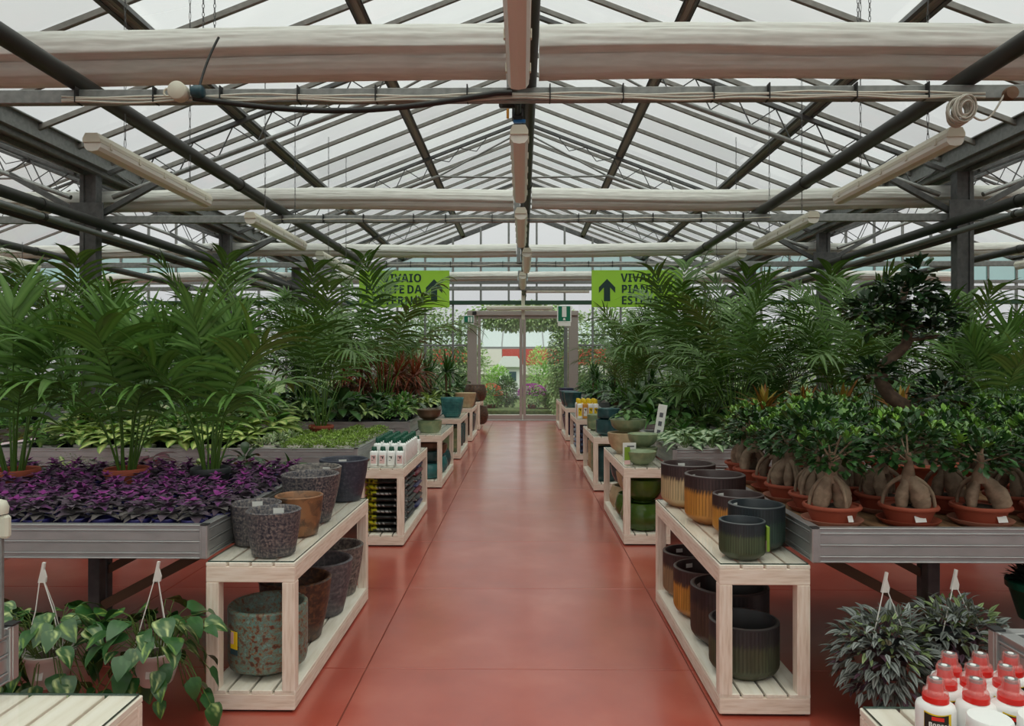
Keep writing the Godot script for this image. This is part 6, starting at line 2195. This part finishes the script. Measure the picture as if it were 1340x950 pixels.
func build_outside() -> void:
	rng.seed = 31
	var g := thing("ground", "ground outside the far door, pale paving then turf", "ground", Vector3.ZERO, 0.0, "", "structure")
	part(g, "lawn", boxmesh(Vector3(120, 0.1, 90), 0.0, Vector3(0, -0.12, -20)), M.turf)
	part(g, "path", boxmesh(Vector3(28, 0.05, 2.3), 0.004, Vector3(0, -0.045, -19.5)), M.paving_pale)
	part(g, "grass_bank", boxmesh(Vector3(14, 0.16, 1.3), 0.03, Vector3(0, 0.02, -21.4)), M.turf)
	# ivy arch in front of the door outside and ivy along the wall
	var iv := MB.new()
	var c1 := lin(142, 178, 104)
	var c2 := lin(246, 248, 216)
	for q in [[Vector3(0, 2.75, 0), Vector3(1.75, 0.42, 0.28), 3600], [Vector3(1.02, 1.3, 0.1), Vector3(0.32, 1.55, 0.28), 2600]]:
		bush(iv, q[2], q[0], q[1], 0.1, 0.085, 2, c1, c2, 0, -0.2, 0.8, -1.0, 3, 2)
	var arch := thing("ivy_arch", "ivy hanging over the opening just outside the glass door", "ivy", at(0, 0, 20.3))
	part(arch, "foliage", iv.mesh(), M.leaf).set_meta("kind", "stuff")
	part(arch, "post", boxmesh(Vector3(0.08, 2.7, 0.08), 0.005, Vector3(1.05, 1.35, 0)), M.steel)
	part(arch, "post", boxmesh(Vector3(0.08, 2.7, 0.08), 0.005, Vector3(-1.75, 1.35, 0)), M.steel)
	part(arch, "beam", boxmesh(Vector3(2.9, 0.08, 0.08), 0.005, Vector3(-0.35, 2.72, 0)), M.steel)
	for k in 6:
		var x: float = [-2.5, -5.3, -8.2, 2.5, 5.2, 8.0][k]
		var b := MB.new()
		bush(b, 7500 if k % 3 == 0 else 3500, Vector3(0, 1.35, 0), Vector3(1.5, 1.7, 0.4), 0.12, 0.09, 2, c1, c2.lerp(c1, 0.3), 0, 0.0, 0.7, -1.0, 2, 2)
		var h := thing("ivy_hedge", "ivy hedge seen through the end wall, %s %s the door" % [["first", "second", "third"][k % 3], "left of" if k < 3 else "right of"], "hedge", at(x, 0, 19.6))
		part(h, "foliage", b.mesh(), M.leaf).set_meta("kind", "stuff")
		part(h, "fence_post", boxmesh(Vector3(0.06, 2.5, 0.06), 0.004, Vector3(0, 1.2, -0.1)), M.steel)
		part(h, "fence_rail", boxmesh(Vector3(2.4, 0.05, 0.05), 0.004, Vector3(0, 2.2, -0.1)), M.steel)
	# garden beyond
	var shrubs := [[-1.55, 23.5, 0.6, 1.75, 136, 176, 80, "tall light green shrub outside, left of the door view"], [-0.85, 24.5, 0.5, 1.15, 140, 182, 78, "light green shrub outside behind the orange flowers"], [-0.5, 22.8, 0.36, 0.85, 78, 112, 62, "round dark green shrub outside the door"], [0.75, 24.0, 0.6, 1.25, 128, 170, 82, "bright green shrub outside behind the magenta flowers"], [1.4, 22.4, 0.5, 1.3, 98, 134, 70, "dark shrub outside beside the ivy"], [0.6, 27.0, 0.5, 1.75, 160, 190, 104, "pale green small tree outside, in the garden"], [0.95, 21.5, 0.32, 0.6, 112, 150, 78, "low shrub outside at the foot of ivy"]]
	for q in shrubs:
		var b := MB.new()
		var c := lin(q[4], q[5], q[6])
		bush(b, 1500, Vector3(0, q[3] * 0.6, 0), Vector3(q[2], q[3] * 0.6, q[2]), 0.11, 0.05, 0, c, c * 1.4, 0, 0.3, 0.5, -0.9, 2, 2)
		var t := thing("garden_shrub", q[7], "shrub", at(q[0], 0, q[1]))
		part(t, "foliage", b.mesh(), M.leaf).set_meta("kind", "stuff")
		var s := MB.new()
		s.rod(Vector3(0, -0.08, 0), Vector3(0, q[3] * 0.6, 0), 0.03, 7)
		part(t, "stem", s.mesh(), M.bark)
	for q in [[0.28, 21.6, 0.42, 0.58, 206, 92, 210, "magenta flower bush just outside the glass door"], [-0.95, 21.8, 0.34, 0.62, 226, 108, 74, "orange-red flowers outside, left of the magenta ones"]]:
		var t := thing("flowering_plant", q[7], "flowers", at(q[0], 0.1, q[1]))
		var b := MB.new()
		bush(b, 500, Vector3(0, 0.25, 0), Vector3(q[2], 0.3, q[2]), 0.09, 0.04, 0, lin(70, 106, 52), lin(104, 140, 74), 0, 0.3, 0.5, -0.8, 2, 2)
		part(t, "foliage", b.mesh(), M.leaf).set_meta("kind", "stuff")
		var f := MB.new()
		var c := lin(q[4], q[5], q[6])
		for i in (300 if q[0] > 0 else 90):
			var d := sdir(-0.2)
			var p := Vector3(0, 0.42, 0) + d * Vector3(q[2], 0.3, q[2] * 0.9)
			rosette(f, 5, p, 0.055, 0.05, 4, c, c * 1.3, 0, 0.7, 0.3, 0.2, 0.0, 2, 2)
		part(t, "blossoms", f.mesh(), M.leaf).set_meta("kind", "stuff")
		part(t, "pot", round_pot(0.14, 0.2), M.terracotta, Vector3(0, -0.1, 0))
	# white shed, red and white banner, another glasshouse
	var sh := thing("garden_shed", "small white shed in the garden beyond the door", "shed", at(-0.52, 0, 31.0))
	part(sh, "walls", boxmesh(Vector3(0.95, 1.35, 1.0), 0.02, Vector3(0, 0.68, 0)), M.shed_white)
	var rfm := MB.new()
	rfm.prism(PackedVector2Array([Vector2(-0.58, 1.3), Vector2(0.58, 1.3), Vector2(0.3, 1.75), Vector2(-0.3, 1.75)]), -0.7, 0.7)
	part(sh, "roof", rfm.mesh(), M.shed_white)
	part(sh, "window", boxmesh(Vector3(0.3, 0.4, 0.03), 0.004, Vector3(0.1, 0.9, 0.51)), M.teal_plastic)
	var bn := thing("banner", "red and white banner strip across the far glasshouse", "banner", at(0, 0, 34.0))
	for i in 5:
		part(bn, "panel", boxmesh(Vector3(1.6, 0.75, 0.04), 0.004, Vector3(-3.4 + 1.62 * i, 1.75, 0)), M.banner_red if i != 1 else M.banner_white)
	part(bn, "lower_strip", boxmesh(Vector3(8.2, 0.45, 0.04), 0.004, Vector3(-0.2, 1.15, -0.03)), M.banner_white)
	part(bn, "rail", boxmesh(Vector3(8.2, 0.06, 0.06), 0.004, Vector3(-0.2, 2.16, -0.05)), M.steel)
	part(bn, "post", boxmesh(Vector3(0.1, 2.2, 0.1), 0.004, Vector3(-4.2, 1.1, -0.06)), M.steel)
	part(bn, "post", boxmesh(Vector3(0.1, 2.2, 0.1), 0.004, Vector3(3.8, 1.1, -0.06)), M.steel)
	var gh := thing("far_glasshouse", "sloping glasshouse roof beyond the garden", "greenhouse", at(0, 0, 34.6))
	for i in 13:
		var b := MB.new()
		var x := -6.0 + 1.0 * i
		b.bar(Vector3(x, 2.2, 0), Vector3(x, 3.7, -4), 0.05, 0.06, 0.003)
		part(gh, "glazing_bar", b.mesh(), M.pipe_grey)
		if i < 12:
			var p := MB.new()
			p.quad(Vector3(x + 0.03, 2.2, 0), Vector3(x + 0.97, 2.2, 0), Vector3(x + 0.97, 3.7, -4), Vector3(x + 0.03, 3.7, -4))
			part(gh, "pane", p.mesh(), M.glass_grey)
	part(gh, "wall", boxmesh(Vector3(12.2, 2.2, 0.1), 0.01, Vector3(0, 1.1, -0.3)), M.paving_pale)
	part(gh, "eave_rail", boxmesh(Vector3(12.2, 0.1, 0.12), 0.004, Vector3(0, 2.2, 0)), M.pipe_grey)
	part(gh, "back_wall", boxmesh(Vector3(12.2, 3.7, 0.1), 0.01, Vector3(0, 1.85, -4.1)), M.shed_white)
	var hb := MB.new()
	bush(hb, 2600, Vector3(0, 1.4, 0), Vector3(0.7, 1.7, 1.75), 0.22, 0.13, 0, lin(58, 84, 46), lin(84, 112, 62), 0, 0.0, 0.6, -1.0, 2, 2)
	var hbm := hb.mesh()
	for s in [-1.0, 1.0]:
		for k in 6:
			var h := thing("boundary_hedge", "boundary hedge outside the side wall, %s, %s from the door end" % ["palm side" if s < 0 else "bonsai side", ORD[5 - k]], "hedge", at(15.0 * s, 0, 1.6 + 3.3 * k))
			part(h, "foliage", hbm, M.leaf).set_meta("kind", "stuff")

func plants_far() -> void:
	pass
